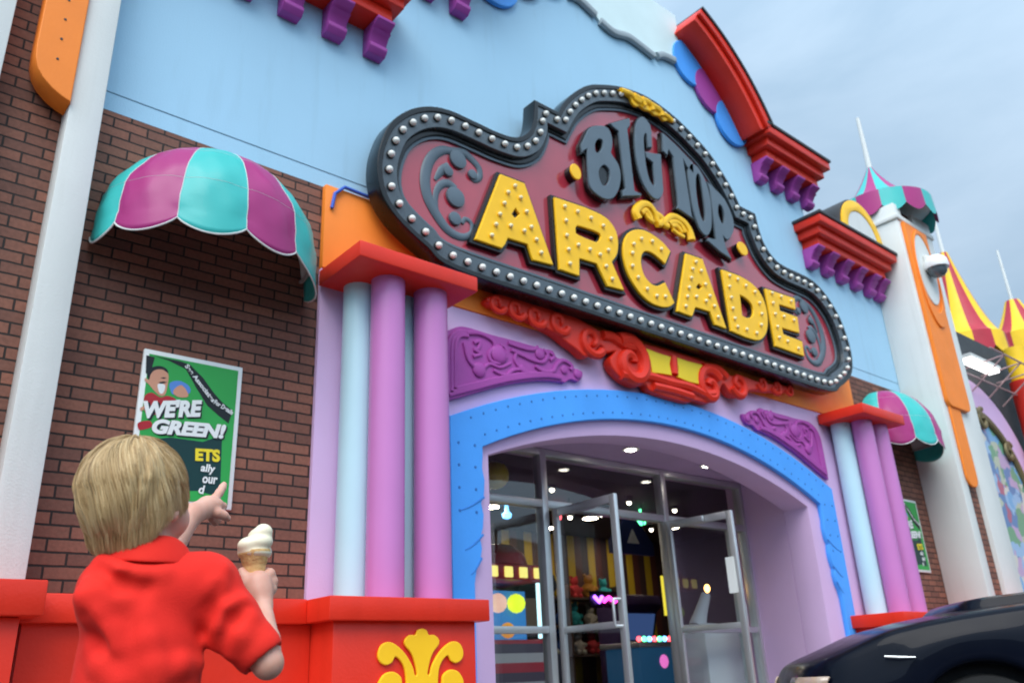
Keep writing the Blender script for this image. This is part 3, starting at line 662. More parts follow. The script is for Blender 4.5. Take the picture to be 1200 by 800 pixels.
# gold crest on the top of the border
gold = crop([(60, 195), (250, 235), (430, 320), (600, 420), (750, 530), (880, 640), (960, 720), (850, 685), (770, 690), (700, 620), (620, 600), (560, 545), (470, 520), (400, 465), (340, 470), (280, 420), (240, 330), (150, 260)], 720, 90, 13.33)
gpl = flat('gold_crest', [cat_rom(xz(gold, -.31), 3)], -.318, .035, YELLOW, sg, .01)
mb = MB(); T = lambda pts, r, tp=None: relief(mb, cat_rom(xz(crop(pts, 720, 90, 13.33), -.32), 6, False), -.319, r, .9, tp)
T([(100, 215), (260, 280), (330, 360), (400, 400)], .035); T([(300, 300), (420, 380), (470, 460)], .04); T([(430, 350), (560, 430), (600, 530)], .035); T([(560, 440), (700, 530), (740, 620)], .04); T([(700, 540), (820, 620), (900, 690)], .03)
mb.build('gold_relief', YELLOW, gpl)

# letters
YL = -.275
def letter(kind, outer, holes, ox, oy, s, face, bulbs=(), sm=(), round_=False, yl=YL, grow=.030):
    L = [xz(crop(outer, ox, oy, s), yl)]+[xz(crop(h, ox, oy, s), yl) for h in holes]
    L = [cat_rom(l, 4, True, sm[i] if i < len(sm) else ()) for i, l in enumerate(L)]
    def rot(l):
        A = sum(l[i][0]*l[(i+1) % len(l)][1]-l[(i+1) % len(l)][0]*l[i][1] for i in range(len(l))); return l if A > 0 else l[::-1]
    L = [rot(l) for l in L]
    f = flat(kind, [L[0]]+[l[::-1] for l in L[1:]], yl, .030, face, sg, .007)
    big = [offset_poly(L[0], -grow)]+[offset_poly(l, min(grow*.6, .02))[::-1] for l in L[1:]]
    flat('letter_backing', big, yl+.024, .050, BLACK, f, .002, off=False)
    for (u, v) in crop(bulbs, ox, oy, s):
        p = at(u, v, yl); bulb('letter_bulb', p[0], yl-.001, p[2], .020, BULBY, f)
    return f
allc = lambda n: tuple(range(n))
A1 = [(312, 92), (500, 165), (725, 803), (566, 762), (525, 640), (370, 592), (350, 640), (325, 672), (115, 600)]
letter('yellow_letter', A1, [[(430, 358), (400, 405), (425, 437), (462, 405)]], 540, 190, 6.667, YELLOW, [(418, 190), (365, 240), (335, 325), (300, 410), (270, 490), (237, 575), (462, 280), (508, 390), (545, 510), (385, 500), (490, 540), (585, 608), (622, 710)], (allc(9), allc(4)))
Rr_ = [(68, 72), (300, 150), (430, 208), (500, 262), (548, 340), (565, 430), (555, 520), (515, 578), (612, 800), (482, 766), (400, 592), (262, 550), (262, 688), (108, 635)]
letter('yellow_letter', Rr_, [[(240, 300), (275, 302), (400, 345), (430, 378), (410, 418), (375, 418), (250, 365), (233, 335)]], 640, 220, 6.667, YELLOW, [(140, 150), (240, 190), (345, 240), (440, 300), (500, 400), (480, 490), (415, 525), (335, 485), (245, 450), (150, 260), (155, 375), (170, 485), (180, 595), (463, 615), (510, 715)], ((0, 1, 8, 7, 9, 10, 11, 12, 13),))
Cc = [(440, 230), (400, 328), (350, 282), (290, 238), (240, 230), (213, 270), (213, 340), (238, 420), (290, 482), (340, 498), (398, 472), (472, 632), (430, 662), (360, 660), (270, 618), (185, 532), (110, 400), (75, 260), (80, 150), (120, 80), (190, 58), (270, 80), (370, 150)]
letter('yellow_letter', Cc, [], 720, 260, 6.667, YELLOW, [(360, 215), (290, 155), (205, 135), (145, 175), (135, 245), (135, 345), (180, 435), (250, 525), (325, 580), (392, 585)], ((0, 1, 10, 11),))
A2 = [(562, 245), (690, 290), (879, 835), (788, 800), (750, 700), (635, 665), (610, 738), (493, 695)]
letter('yellow_letter', A2, [[(660, 480), (640, 510), (665, 530), (688, 505)]], 720, 260, 6.667, YELLOW, [(630, 315), (605, 370), (595, 440), (578, 515), (565, 585), (552, 660), (672, 385), (705, 490), (635, 585), (710, 620), (740, 580), (775, 660), (805, 745)], (allc(8), allc(4)))
Dd = [(123, 73), (225, 110), (300, 160), (350, 230), (374, 320), (374, 400), (355, 445), (320, 464), (250, 445), (176, 412)]
letter('yellow_letter', Dd, [[(222, 212), (260, 235), (290, 270), (298, 310), (287, 335), (262, 340), (235, 327)]], 820, 300, 4.706, YELLOW, [(160, 110), (205, 130), (250, 165), (300, 200), (325, 260), (338, 320), (335, 380), (310, 425), (255, 405), (205, 390), (160, 170), (170, 230), (178, 290), (190, 345)], ((0, 1, 8, 9), (0, 6)))
Ee = [(363, 178), (524, 233), (530, 294), (438, 265), (443, 300), (540, 336), (552, 424), (456, 395), (462, 430), (566, 470), (578, 552), (420, 495)]
letter('yellow_letter', Ee, [], 820, 300, 4.706, YELLOW, [(395, 205), (445, 225), (500, 250), (400, 260), (412, 320), (460, 335), (515, 355), (425, 390), (435, 450), (480, 470), (540, 510)], (allc(12),))
g = dict(face=LETGREY, yl=-.30, grow=.012)
Bb = [(150, 385), (145, 330), (165, 285), (210, 200), (290, 180), (350, 200), (380, 260), (387, 330), (375, 390), (388, 415), (430, 480), (452, 560), (442, 660), (400, 740), (340, 757), (270, 722), (220, 670), (205, 610), (195, 480), (190, 360)]
letter('grey_letter', Bb, [[(280, 285), (252, 320), (255, 380), (280, 392), (310, 350), (310, 300)], [(320, 488), (282, 530), (285, 590), (310, 645), (342, 642), (367, 590), (362, 525)]], 660, 120, 6.669, sm=((0, 19, 8),), **g)
Ii = [(370, 165), (520, 123), (525, 180), (503, 203), (525, 400), (560, 690), (612, 715), (612, 728), (470, 732), (465, 690), (492, 670), (435, 225), (388, 188)]
letter('grey_letter', Ii, [], 660, 120, 6.669, sm=(allc(13),), **g)
Gg = [(620, 112), (660, 145), (688, 205), (697, 352), (668, 350), (655, 255), (640, 245), (632, 290), (638, 395), (655, 520), (680, 610), (712, 655), (720, 620), (705, 470), (655, 430), (645, 388), (765, 405), (785, 690), (770, 735), (735, 757), (685, 725), (625, 625), (583, 480), (565, 340), (565, 220), (582, 145)]
letter('grey_letter', Gg, [], 660, 120, 6.669, sm=((3, 4, 12, 13, 14, 15, 16, 17),), **g)
Tt = [(78, 72), (150, 138), (210, 200), (248, 240), (250, 300), (215, 262), (192, 218), (205, 300), (240, 530), (256, 552), (160, 488), (168, 470), (138, 205), (112, 165), (105, 198), (82, 172)]
letter('grey_letter', Tt, [], 760, 140, 4.706, sm=(allc(16),), **g)
Oo = [(232, 245), (268, 258), (312, 330), (340, 430), (350, 540), (345, 610), (320, 640), (285, 602), (250, 500), (230, 380), (220, 290)]
letter('grey_letter', Oo, [[(272, 298), (262, 340), (270, 440), (290, 535), (310, 562), (316, 520), (305, 420), (290, 330)]], 760, 140, 4.706, **g)
Pp = [(318, 338), (352, 368), (420, 440), (465, 540), (470, 612), (440, 662), (412, 640), (428, 705), (462, 772), (395, 727), (328, 667), (332, 652), (376, 662), (355, 500), (340, 390)]
letter('grey_letter', Pp, [[(390, 468), (385, 510), (396, 552), (415, 577), (421, 530), (410, 488)]], 760, 140, 4.706, sm=((0, 6, 7, 8, 9, 10, 11, 12),), **g)
for (u, v, rx, rz) in ((675.2, 201, .070, .085), (870.7, 291.2, .095, .085)):
    p = at(u, v, -.30); dsk = flat('yellow_disc', [circle(p[0], p[2], rx, rz)], -.30, .02, YELLOW, sg, .006); flat('disc_backing', [circle(p[0], p[2], rx*.94, rz*.94)], -.281, .08, BLACK, dsk, .002)
mb = MB(); T = lambda pts, r, tp=None: relief(mb, cat_rom(xz(crop(pts, 700, 90, 4), -.25), 6, False), -.25, r, .8, tp)
for k, sh in enumerate((0, 1)):
    if k == 0:
        T([(190, 668), (178, 632), (205, 600), (240, 605), (268, 640), (282, 680)], .05, lambda t: 1.1-.4*t); T([(205, 640), (225, 625), (245, 650), (255, 680)], .032); T([(268, 640), (300, 665), (296, 688), (278, 690)], .04); T([(225, 640), (240, 665), (262, 682)], .028)
    else:
        T([(440, 768), (428, 722), (398, 680), (352, 655), (322, 672)], .05, lambda t: 1.1-.4*t); T([(410, 730), (385, 690), (352, 680), (335, 690)], .032); T([(322, 672), (310, 690), (330, 702)], .04); T([(395, 730), (370, 700), (345, 700)], .03); T([(405, 750), (380, 738), (352, 715)], .025)
mb.build('gold_scroll', YELLOW, sg)
# grey scrollwork at both ends
def sw(mirror):
    f = (lambda p: [(2*SX-x, z) for x, z in p]) if mirror else (lambda p: p)
    mb = MB(); y = -.205
    T = lambda pts, r, tp=None: relief(mb, f(cat_rom(xz(crop(pts, 440, 150, 5.715), -.20), 6, False)), y, r, .35, tp)
    T([(560, 215), (520, 165), (450, 150), (380, 190), (340, 270), (330, 370), (350, 470), (400, 570), (470, 670), (540, 720), (600, 730), (640, 700), (640, 640), (600, 610), (575, 640)], .050, lambda t: .55+.55*math.sin(PI*min(1, t*1.25))-.15*t)
    T([(430, 625), (400, 520), (405, 430), (440, 380), (490, 375), (530, 410)], .042, lambda t: .5+.5*t)
    T([(500, 160), (590, 170), (640, 210), (690, 270), (695, 330), (660, 350), (630, 320)], .040, lambda t: 1.1-.5*t)
    T([(395, 350), (440, 290), (490, 280)], .062, lambda t: .2+.9*t)
    o = mb.build('scrollwork', LETGREY, sg)
    for (u, v), r in (((545, 218), .085), ((528, 470), .092), ((525, 612), .060), ((642, 318), .046), ((478, 295), .050)):
        (x, z), = f(xz(crop([(u, v)], 440, 150, 5.715), -.20)); MB().poly_prism(circle(x, z, r, r*1.0, 24), -.228, -.199, 'Y').build('boss', LETGREY, o, bevel=.006)
sw(False); sw(True)
# ================================================================== GLASS STOREFRONT
sf = thing('glass_storefront', (6.33, 1.0, .1), 'aluminium and glass storefront with two open doors inside the lilac arch', 'storefront')
YG = 1.0
fm = MB()
for x0, x1 in ((4.052, 4.11), (5.50, 5.575), (7.305, 7.385), (8.775, 8.845)): fm.box(x0, x1, YG-.055, YG+.055, .102, 2.855)
fm.box(8.50, 8.54, YG-.04, YG+.04, .102, 2.27)
for x0, x1 in ((4.11, 5.50), (5.575, 7.305), (7.385, 8.775)):
    fm.box(x0, x1, YG-.053, YG+.053, 2.272, 2.345); fm.box(x0, x1, YG-.053, YG+.053, 2.79, 2.854)
for x0, x1 in ((4.11, 5.50), (7.385, 8.50), (8.54, 8.775)):
    fm.box(x0, x1, YG-.048, YG+.048, 1.125, 1.185); fm.box(x0, x1, YG-.048, YG+.048, .102, .20)
fm.build('frame', ALU, sf, bevel=.004)
for x0, x1, z0, z1 in ((4.112, 5.498, .202, 1.123), (4.112, 5.498, 1.187, 2.270), (4.112, 5.498, 2.347, 2.788), (5.577, 7.303, 2.347, 2.788), (7.387, 8.773, 2.347, 2.788), (7.387, 8.498, .202, 1.123), (7.387, 8.498, 1.187, 2.270), (8.542, 8.773, .202, 1.123), (8.542, 8.773, 1.187, 2.270)):
    MB().box(x0, x1, YG-.004, YG+.004, z0, z1).build('pane', GLASS, sf, smooth=0)
def door(hx, hy, ang, side):
    """leaf in its own frame: hinge at the origin, leaf along +x; turned about z"""
    W, H0, H1 = .835, .115, 2.262; T = .022
    M = Matrix.Translation((hx, hy, 0)) @ Matrix.Rotation(ang, 4, 'Z')
    def tf(o): o.data.transform(M); return o
    mb = MB(); mb.box(0, .065, -T, T, H0, H1); mb.box(W-.065, W, -T, T, H0, H1)
    mb.box(.066, W-.066, -T+.001, T-.001, H0, H0+.14); mb.box(.066, W-.066, -T+.001, T-.001, H1-.075, H1); mb.box(.066, W-.066, -T+.001, T-.001, 1.12, 1.175)
    d = tf(mb.build('door', ALU, sf, bevel=.004))
    for z0, z1 in ((H0+.141, 1.119), (1.176, H1-.076)): tf(MB().box(.067, W-.067, -.003, .003, z0, z1).build('pane', GLASS, d, smooth=0))
    hb = MB(); x = W-.032
    for s in (side,):
        hb.tube([(x, s*T*.9, 1.13), (x-.02, s*.085, 1.13), (x-.02, s*.09, 1.15), (x-.02, s*.09, 1.33), (x-.02, s*.085, 1.35), (x, s*T*.9, 1.35)], .013, 10)
    tf(hb.build('handle', ALU, d))
    cl_ = MB(); cl_.box(.18, .52, -side*.06-.02, -side*.06+.02, H1-.07, H1-.01); cl_.box(.02, .30, -side*.10-.01, -side*.10+.01, H1-.02, H1-.005)
    tf(cl_.build('door_closer', ALU, d, bevel=.004))
    return d, M
d1, M1 = door(5.635, .945, math.radians(-91), -1)
lb = MB().box(.64, .72, .0225, .0245, 2.19, 2.25).build('warning_label', PYEL, d1); lb.data.transform(M1)
d2, M2 = door(7.315, .945, math.radians(-87), 1)
sh_ = MB().box(.70, .80, -.027, -.0225, 1.45, 1.80).build('paper_notice', PWHITE, d2); sh_.data.transform(M2)

# ================================================================== INTERIOR OF THE ARCADE
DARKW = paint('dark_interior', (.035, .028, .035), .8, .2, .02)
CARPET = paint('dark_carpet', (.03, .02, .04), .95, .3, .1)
STR = stripe_mat('striped_wallpaper', 'X', .17, [(.50, .34, .02), (.10, .03, .03), (.05, .025, .03)], .6)
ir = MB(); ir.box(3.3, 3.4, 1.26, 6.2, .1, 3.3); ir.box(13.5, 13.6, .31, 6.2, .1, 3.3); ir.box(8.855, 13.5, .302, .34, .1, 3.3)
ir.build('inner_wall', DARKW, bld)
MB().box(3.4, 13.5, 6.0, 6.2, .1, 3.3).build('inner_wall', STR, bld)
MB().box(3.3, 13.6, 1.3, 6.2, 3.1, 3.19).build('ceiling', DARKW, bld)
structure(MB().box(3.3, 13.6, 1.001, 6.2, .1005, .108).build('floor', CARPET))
LAMPW = emit('spot_lamp', (1, .9, .72), 8)
for k, (u, v, Y) in enumerate(((737, 588, 3.0), (790, 593, 3.2), (668, 605, 3.5), (645, 545, 3.0), (700, 548, 4.0), (757, 562, 4.6))):
    p = at(u, v, Y)
    z_ = min(p[2], 3.05)
    s = thing('spotlight', (p[0], Y, z_), ['small ceiling spotlight shining above the left open door', 'small ceiling spotlight shining just right of the centre mullion', 'ceiling spotlight behind the left door glass', 'ceiling spotlight seen in the top pane above the left door', 'ceiling spotlight seen in the middle of the wide top pane', 'ceiling spotlight at the right end of the wide top pane'][k], 'spotlight', 'spotlights inside the arcade')
    MB().lathe([(.05, 0), (.06, .09), (.035, .12), (.012, .13), (.012, 3.098-z_)], (p[0], Y, z_), 16).build('lamp_can', BLACK, s)
    MB().ball((p[0], Y, z_-.01), .032, 2).build('bulb', LAMPW, s, smooth=180)
FILLG = emit('fill_lamp_glow', (1, .84, .62), 30)  # unseen lamps added to brighten the back wall and prizes
for k in range(8):
    x, y = 5.6+2.0*(k % 4), (4.3, 5.3)[k//4]
    cl2 = thing('added_fill_lamp', (x, y, 3.0), 'round fill lamp added out of view under the arcade ceiling', 'lamp', 'added fill lamps inside the arcade')
    MB().lathe([(.12, 0), (.15, .0), (.15, .06), (.12, .06)], (x, y, 3.04), 20).build('trim_ring', BLACK, cl2); MB().lathe([(0, -.01), (.115, 0), (.115, .02)], (x, y, 3.035), 20).build('lens', FILLG, cl2)
# prize shelves on the back wall
shv = thing('prize_shelf', (8.6, 5.6, .1), 'long dark shelf unit of prizes along the back wall inside', 'shelf')
sm_ = MB()
for z in (.55, 1.05, 1.5, 1.95): sm_.box(6.2, 11.5, 5.5, 5.97, z, z+.03)
for x in (6.2, 7.5, 8.85, 10.2, 11.47): sm_.box(x, x+.03, 5.5, 5.97, .11, 2.2)
sm_.build('rack', paint('shelf_wood', (.10, .06, .05), .6, .2, .02), shv)
cols = [(.5, .04, .05), (.06, .16, .5), (.55, .42, .03), (.05, .35, .12), (.5, .15, .35), (.55, .5, .45), (.45, .2, .03), (.03, .35, .4)]
toym = [paint('plush_%s' % n, c, .85, .12, .05) for n, c in zip(('red', 'blue', 'yellow', 'green', 'pink', 'cream', 'orange', 'teal'), cols)]
cn = ['red', 'blue', 'yellow', 'green', 'pink', 'cream', 'orange', 'teal']
kk = 0
for zi, z in enumerate((1.08, 1.53, 1.98)):
    for k in range(14):
        x = 6.45+.37*k+random.uniform(-.05, .05); r = random.uniform(.10, .145); ci = random.randrange(8)
        y = 5.72
        if abs((x-6.2) % 1.335) < .08: continue
        mb = MB(); mb.ball((x, y, z+r), r, 2, (1, .9, 1)); mb.ball((x, y-.01, z+r*2.3), r*.62, 2)
        mb.ball((x-r*.5, y, z+r*2.85), r*.26, 1); mb.ball((x+r*.5, y, z+r*2.85), r*.26, 1)
        mb.ball((x-r*.85, y-r*.5, z+r*1.2), r*.33, 1); mb.ball((x+r*.85, y-r*.5, z+r*1.2), r*.33, 1); mb.ball((x-r*.5, y-r*.7, z+r*.32), r*.36, 1); mb.ball((x+r*.5, y-r*.7, z+r*.32), r*.36, 1)
        o = mb.build('plush_toy', toym[ci], None, smooth=180)
        tag(o, '%s plush toy on the %s prize shelf inside the arcade' % (cn[ci], ('lower', 'middle', 'upper')[zi]), 'toy', '%s plush toys on the %s shelf' % (cn[ci], ('lower', 'middle', 'upper')[zi]))
# left game machine with lit ball display
gm = thing('arcade_machine', (5.9, 1.9, .1), 'arcade machine with red lit canopy and blue ball display behind the left glass', 'arcade machine')
gx0, gx1, gy0, gy1 = 5.50, 6.22, 1.82, 2.5
GR = paint('cabinet_red', (.42, .02, .05), .35, .06, 0); GB = emit('blue_backlight', (.03, .19, .50), .38)
MB().box(gx0, gx1, gy0, gy1, .11, 1.12).build('cabinet', stripe_mat('candy_stripes', 'Z', .09, [(.5, .03, .05), (.55, .5, .48), (.10, .07, .10)], .4), gm, bevel=.02)
MB().box(gx0+.02, gx1-.02, gy0+.25, gy1, 1.122, 1.62).build('backlit_screen', GB, gm)
mb = MB(); mb.box(gx0-.05, gx1+.05, gy0-.03, gy1, 1.70, 1.86); mb.lathe([(.36, 1.86), (.33, 1.98), (.2, 2.08), (0, 2.12)], ((gx0+gx1)/2, 2.15, 0), 20)
mb.build('canopy', GR, gm, bevel=.015)
YLAMP = emit('yellow_lamp', (.85, .72, .18), .7)
for x in (5.54, 5.74, 5.94, 6.14): MB().box(x-.055, x+.055, gy0-.055, gy0-.032, 1.72, 1.83).build('lit_badge', YLAMP, gm, bevel=.02)
for (x, z, r, c) in ((5.58, 1.45, .07, emit('lit_green', (.35, .6, .05), .6)), (5.78, 1.49, .10, emit('lit_peach', (.75, .45, .35), .6)), (6.03, 1.49, .10, emit('lit_lime', (.6, .75, .03), .8)), (5.62, 1.22, .09, emit('lit_mint', (.4, .65, .5), .5)), (5.90, 1.22, .08, emit('lit_amber', (.6, .25, .03), .5))):
    MB().ball((x, gy0+.2, z), r, 2).build('ball', c, gm, smooth=180)
MB().tube([(6.17, gy0, 1.13), (6.17, gy0, 1.68)], .022, 8).build('light_tube', emit('cyan_tube', (.55, .9, 1.0), 1.1), gm)
tag(MB().ball((5.54, 1.7, 2.74), .15, 3).build('yellow_balloon', paint('balloon_yellow', (.55, .42, .02), .25, .05, 0, coat=.5)), 'round yellow balloon hanging at the top left corner behind the glass', 'balloon')
# blue ticket machine with coloured bulbs
bm_ = thing('ticket_machine', (8.6, 3.0, .1), 'blue game cabinet with a row of coloured bulbs on top, inside the doorway', 'arcade machine')
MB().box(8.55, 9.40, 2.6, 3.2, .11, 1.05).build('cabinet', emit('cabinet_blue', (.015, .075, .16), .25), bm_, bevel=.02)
MB().box(8.50, 9.45, 2.55, 3.25, 1.052, 1.12).build('top', ALU, bm_, bevel=.01)
for k in range(9):
    MB().ball((8.56+.1*k, 2.6, 1.155), .034, 2).build('bulb', emit(['lamp_red', 'lamp_green', 'lamp_blue'][k % 3], [(1, .08, .1), (.1, .9, .35), (.15, .5, 1)][k % 3], 2.5), bm_, smooth=180)
MB().ball((9.0, 2.595, .88), .085, 2, (1, .3, 1)).build('badge', emit('badge_pink', (.7, .15, .5), .6), bm_, smooth=180)
# neon sign
ns = thing('neon_sign', (9.8, 4.0, 1.8), 'small pink and violet neon sign glowing beside the door handle', 'neon sign')
MB().tube([(9.55, 4.1, 1.77), (9.66, 4.1, 1.83), (9.78, 4.1, 1.77), (9.9, 4.1, 1.83), (10.0, 4.1, 1.78)], .03, 8).build('tube', emit('neon_pink', (1, .05, .55), 3.5), ns)
MB().tube([(9.35, 4.1, 1.84), (9.45, 4.1, 1.76), (9.52, 4.1, 1.84)], .026, 8).build('tube', emit('neon_violet', (.35, .1, 1), 4), ns)
MB().box(9.3, 10.05, 4.13, 4.16, 1.68, 1.92).build('back_board', BLACK, ns)
tag(MB().tube([(9.86, 3.2, 1.50), (9.86, 3.2, 2.05)], .02, 8).build('lit_tube', emit('tube_yellow', (.7, .6, .05), .7)), 'slim upright yellow light tube behind the right door glass', 'light')
for (x, y, z, c, nm) in ((8.5, 3.9, 2.9, 'lamp_red', 'red'), (7.8, 4.2, 2.92, 'lamp_blue', 'blue'), (10.0, 3.6, 2.9, 'lamp_green', 'green')):
    tag(MB().lathe([(0, -.05), (.06, -.03), (.07, .02), (.03, .06), (.02, .2)], (x, y, z), 14).build('party_lamp', MATS[c]), 'small %s party lamp under the dark ceiling inside' % nm, 'lamp')
# house-shaped sign
hs = thing('hanging_sign', (9.2, 3.3, 2.4), 'dark blue gable-shaped sign with pale centre hanging inside above the doorway', 'sign')
MB().poly_prism([(8.85, 2.33), (9.75, 2.33), (9.75, 2.5), (9.3, 2.95), (8.85, 2.5)], 3.2, 3.26, 'Y').build('board', paint('navy_board', (.03, .05, .16), .5, .1, 0), hs)
MB().poly_prism([(9.18, 2.48), (9.42, 2.48), (9.3, 2.68)], 3.18, 3.199, 'Y').build('triangle', PWHITE, hs)
MB().tube([(9.0, 3.23, 2.6), (9.0, 3.23, 3.1)], .008, 6).tube([(9.6, 3.23, 2.6), (9.6, 3.23, 3.1)], .008, 6).build('hanging_wire', BLACK, hs)
# white kiosk
ks = thing('white_kiosk', (8.7, 1.62, .1), 'white pedestal kiosk with a tilted white arm and small amber light behind the right door', 'kiosk')
KW = paint('kiosk_white', (.85, .86, .86), .35, .03, 0)
MB().poly_prism([(8.16, .11), (8.82, .11), (8.82, 1.18), (8.76, 1.23), (8.24, 1.25), (8.16, 1.20)], 1.25, 1.7, 'Y').build('body', KW, ks, bevel=.03)
MB().tube([(8.30, 1.45, 1.23), (8.37, 1.43, 1.38), (8.48, 1.41, 1.58)], [.10, .075, .055], 14).build('arm', KW, ks)
MB().ball((8.51, 1.405, 1.65), .035, 2, (1, 1, 1.4)).build('amber_light', emit('amber_light', (1, .5, .12), 6), ks, smooth=180)
# dark game cabinets filling the room
for k, (x, y, w, c, l) in enumerate(((7.0, 4.1, .7, (.10, .02, .03), 'dark maroon game cabinet behind the left open door'), (10.6, 4.2, .8, (.05, .03, .10), 'dark violet game cabinet at the back right of the room'), (6.9, 2.6, .6, (.04, .04, .05), 'black game cabinet just behind the left door glass'))):
    g_ = thing('game_cabinet', (x, y, .11), l, 'arcade machine'); m_ = paint('cabinet_%d' % k, c, .35, .1, 0)
    MB().poly_prism([(y, .11), (y+.7, .11), (y+.7, 1.9), (y+.05, 1.9), (y, 1.75), (y+.12, 1.65), (y+.25, 1.2), (y-.02, 1.0)], x-w/2, x+w/2, 'X').build('body', m_, g_, bevel=.01)
    MB().poly_prism([(y+.13, 1.63), (y+.245, 1.24), (y+.235, 1.24), (y+.12, 1.62)], x-w/2+.06, x+w/2-.06, 'X').build('screen', emit('screen_%d' % k, ((.10, .02, .12), (.03, .06, .16), (.05, .04, .03))[k], .6), g_)

# ================================================================== THE DARK CAR
ch = np.array([-.62, .785, 0]); ch /= np.linalg.norm(ch); cn_ = np.array([ch[1], -ch[0], 0]); CB = np.array([4.72, -2.90, 0])-.105*ch
CMAT = Matrix(((-ch[0], cn_[0], 0, CB[0]), (-ch[1], cn_[1], 0, CB[1]), (0, 0, 1, 0), (0, 0, 0, 1)))   # local x = rearward, y = far side
NAVY = paint('navy_car_paint', (.0022, .0035, .009), .30, .1, 0.0, coat=.30, spec=.06); NAVY.node_tree.nodes['Principled BSDF'].inputs['Coat Roughness'].default_value = .02; NAVY.node_tree.nodes['Principled BSDF'].inputs['Coat IOR'].default_value = 1.32
car = thing('parked_car', tuple(CB+cn_*.93+np.array([1.2, -1.4, 0])*0), 'dark navy car with a raised hood scoop parked right of the entrance', 'car')
def cput(mb, name, mat, par, **k):
    o = mb.build(name, mat, None, **k); o.data.transform(CMAT); o.parent = par; o.matrix_parent_inverse = parent_world(par).inverted(); return o
WD = 1.84
def interp(x, pts):
    return float(np.interp(x, [p[0] for p in pts], [p[1] for p in pts]))
fend = [(-.86, .60), (-.82, .70), (-.78, .735), (-.70, .765), (-.60, .800), (-.36, .893), (-.15, .937), (.05, .965), (.25, .985), (.50, 1.005), (.80, 1.02), (2.6, 1.03), (3.3, 1.06), (3.5, 1.04), (3.62, .95)]
inset = [(-.86, .42), (-.84, .30), (-.80, .20), (-.72, .11), (-.6, .055), (-.35, .015), (0, 0), (2.8, 0), (3.3, .04), (3.55, .14), (3.62, .3)]
st = sorted(set([-.86, -.845, -.82, -.79, -.75, -.70]+[round(-.66+.045*i, 3) for i in range(28)]+[.65+.12*i for i in range(25)]+[3.55, 3.62]))
def archz(s, c, r=.385, zc=.335):
    d = r*r-(s-c)**2; return zc+math.sqrt(d) if d > 0 else 0
WA, WB_ = .07, 2.78
rows = []
for s in st:
    zf = interp(s, fend); i0 = interp(s, inset); zb = .24
    a = max(archz(s, WA), archz(s, WB_)); zl = max(zb, a)
    zl = min(zl, zf-.06)
    crown = .035 if s < 3.4 else .02
    sec = [(i0+.06, zl), (i0+.012, zl+.01), (i0, zl+.03)]
    for t in (.2, .45, .7, .88): sec.append((i0+.012*t*t+(.02 if t > .8 else 0), zl+.03+(zf-.035-zl-.03)*t))
    sec += [(i0+.045, zf-.012), (i0+.085, zf+.004), (i0+.16, zf+.012), (i0+(WD/2-i0)*.45, zf+crown*.75), (WD/2, zf+crown)]
    full = sec+[(WD-y, z) for y, z in sec[-2::-1]]
    rows.append([(s, y, z) for y, z in full])
mb = MB(); mb.grid(rows)
mb.bm.faces.new([mb.bm.verts[i] for i in range(0)]) if False else None
bodyo = cput(mb, 'body', NAVY, car, smooth=60)
bodyo.modifiers.new('smooth', 'SUBSURF').levels = 1; bodyo.modifiers['smooth'].render_levels = 1
# bumper nose and tail, liner, hood scoop, cabin
LINER = paint('wheel_liner', (.006, .006, .007), .8, .2, 0)
cput(MB().poly_prism([(-.60, .20), (3.4, .20), (3.4, .85), (.1, .85), (-.45, .72), (-.60, .55)], .13, WD-.13, 'Y'), 'underbody', LINER, car)
nose = MB(); nose.poly_prism([(-.855, .44), (-.875, WD/2), (-.855, WD-.44), (-.70, WD-.14), (-.5, WD-.12), (-.5, .12), (-.70, .14)], .24, .60, 'Z'); cput(nose, 'front_bumper', NAVY, car, bevel=.03)
cput(MB().poly_prism([(3.3, .1), (3.6, .22), (3.66, WD/2), (3.6, WD-.22), (3.3, WD-.1)], .26, .95, 'Z'), 'rear_bumper', NAVY, car, bevel=.03)
sc_ = MB(); rr = []
for s, y0, z in ((.13, .50, .985), (.15, .47, 1.015), (.20, .43, 1.045), (.30, .41, 1.058), (.55, .38, 1.075), (.80, .36, 1.085), (.84, .36, 1.02)):
    rr.append([(s, y0, z-.06), (s, y0+.03, z), (s, y0+.10, z+.012), (s, WD/2, z+.016), (s, WD-y0-.10, z+.012), (s, WD-y0-.03, z), (s, WD-y0, z-.06)])
sc_.grid(rr); so = cput(sc_, 'hood_scoop', NAVY, car, smooth=50)
cab = MB(); rr = []
for s, y0, zt in ((.82, .16, 1.03), (1.10, .20, 1.19), (1.45, .26, 1.36), (1.70, .28, 1.42), (2.3, .28, 1.43), (2.8, .24, 1.34), (3.35, .20, 1.06)):
    rr.append([(s, .06, 1.02), (s, y0, max(1.03, zt-.06)), (s, y0+.10, zt), (s, WD/2, zt+.025), (s, WD-y0-.10, zt), (s, WD-y0, max(1.03, zt-.06)), (s, WD-.06, 1.02)])
cab.grid(rr); cab_o = cput(cab, 'cabin', NAVY, car, smooth=50)
CG = paint('car_glass', (.01, .012, .014), .04, 0, 0, coat=1)
for y, sg_ in ((0, 1), (WD, -1)):
    rr = [[(s, (y0*.5+.04) if sg_ > 0 else WD-(y0*.5+.04), 1.045), (s, (y0-.008) if sg_ > 0 else WD-(y0-.008), zt)] for s, y0, zt in ((1.12, .20, 1.11), (1.45, .26, 1.28), (1.70, .28, 1.34), (2.3, .28, 1.35), (2.8, .24, 1.26))]
    cput(MB().grid(rr), 'side_window', CG, cab_o)
cput(MB().grid([[(.86, .24, 1.065), (.86, WD/2, 1.09), (.86, WD-.24, 1.065)], [(1.42, .34, 1.372), (1.42, WD/2, 1.397), (1.42, WD-.34, 1.372)]]), 'windshield', CG, cab_o)
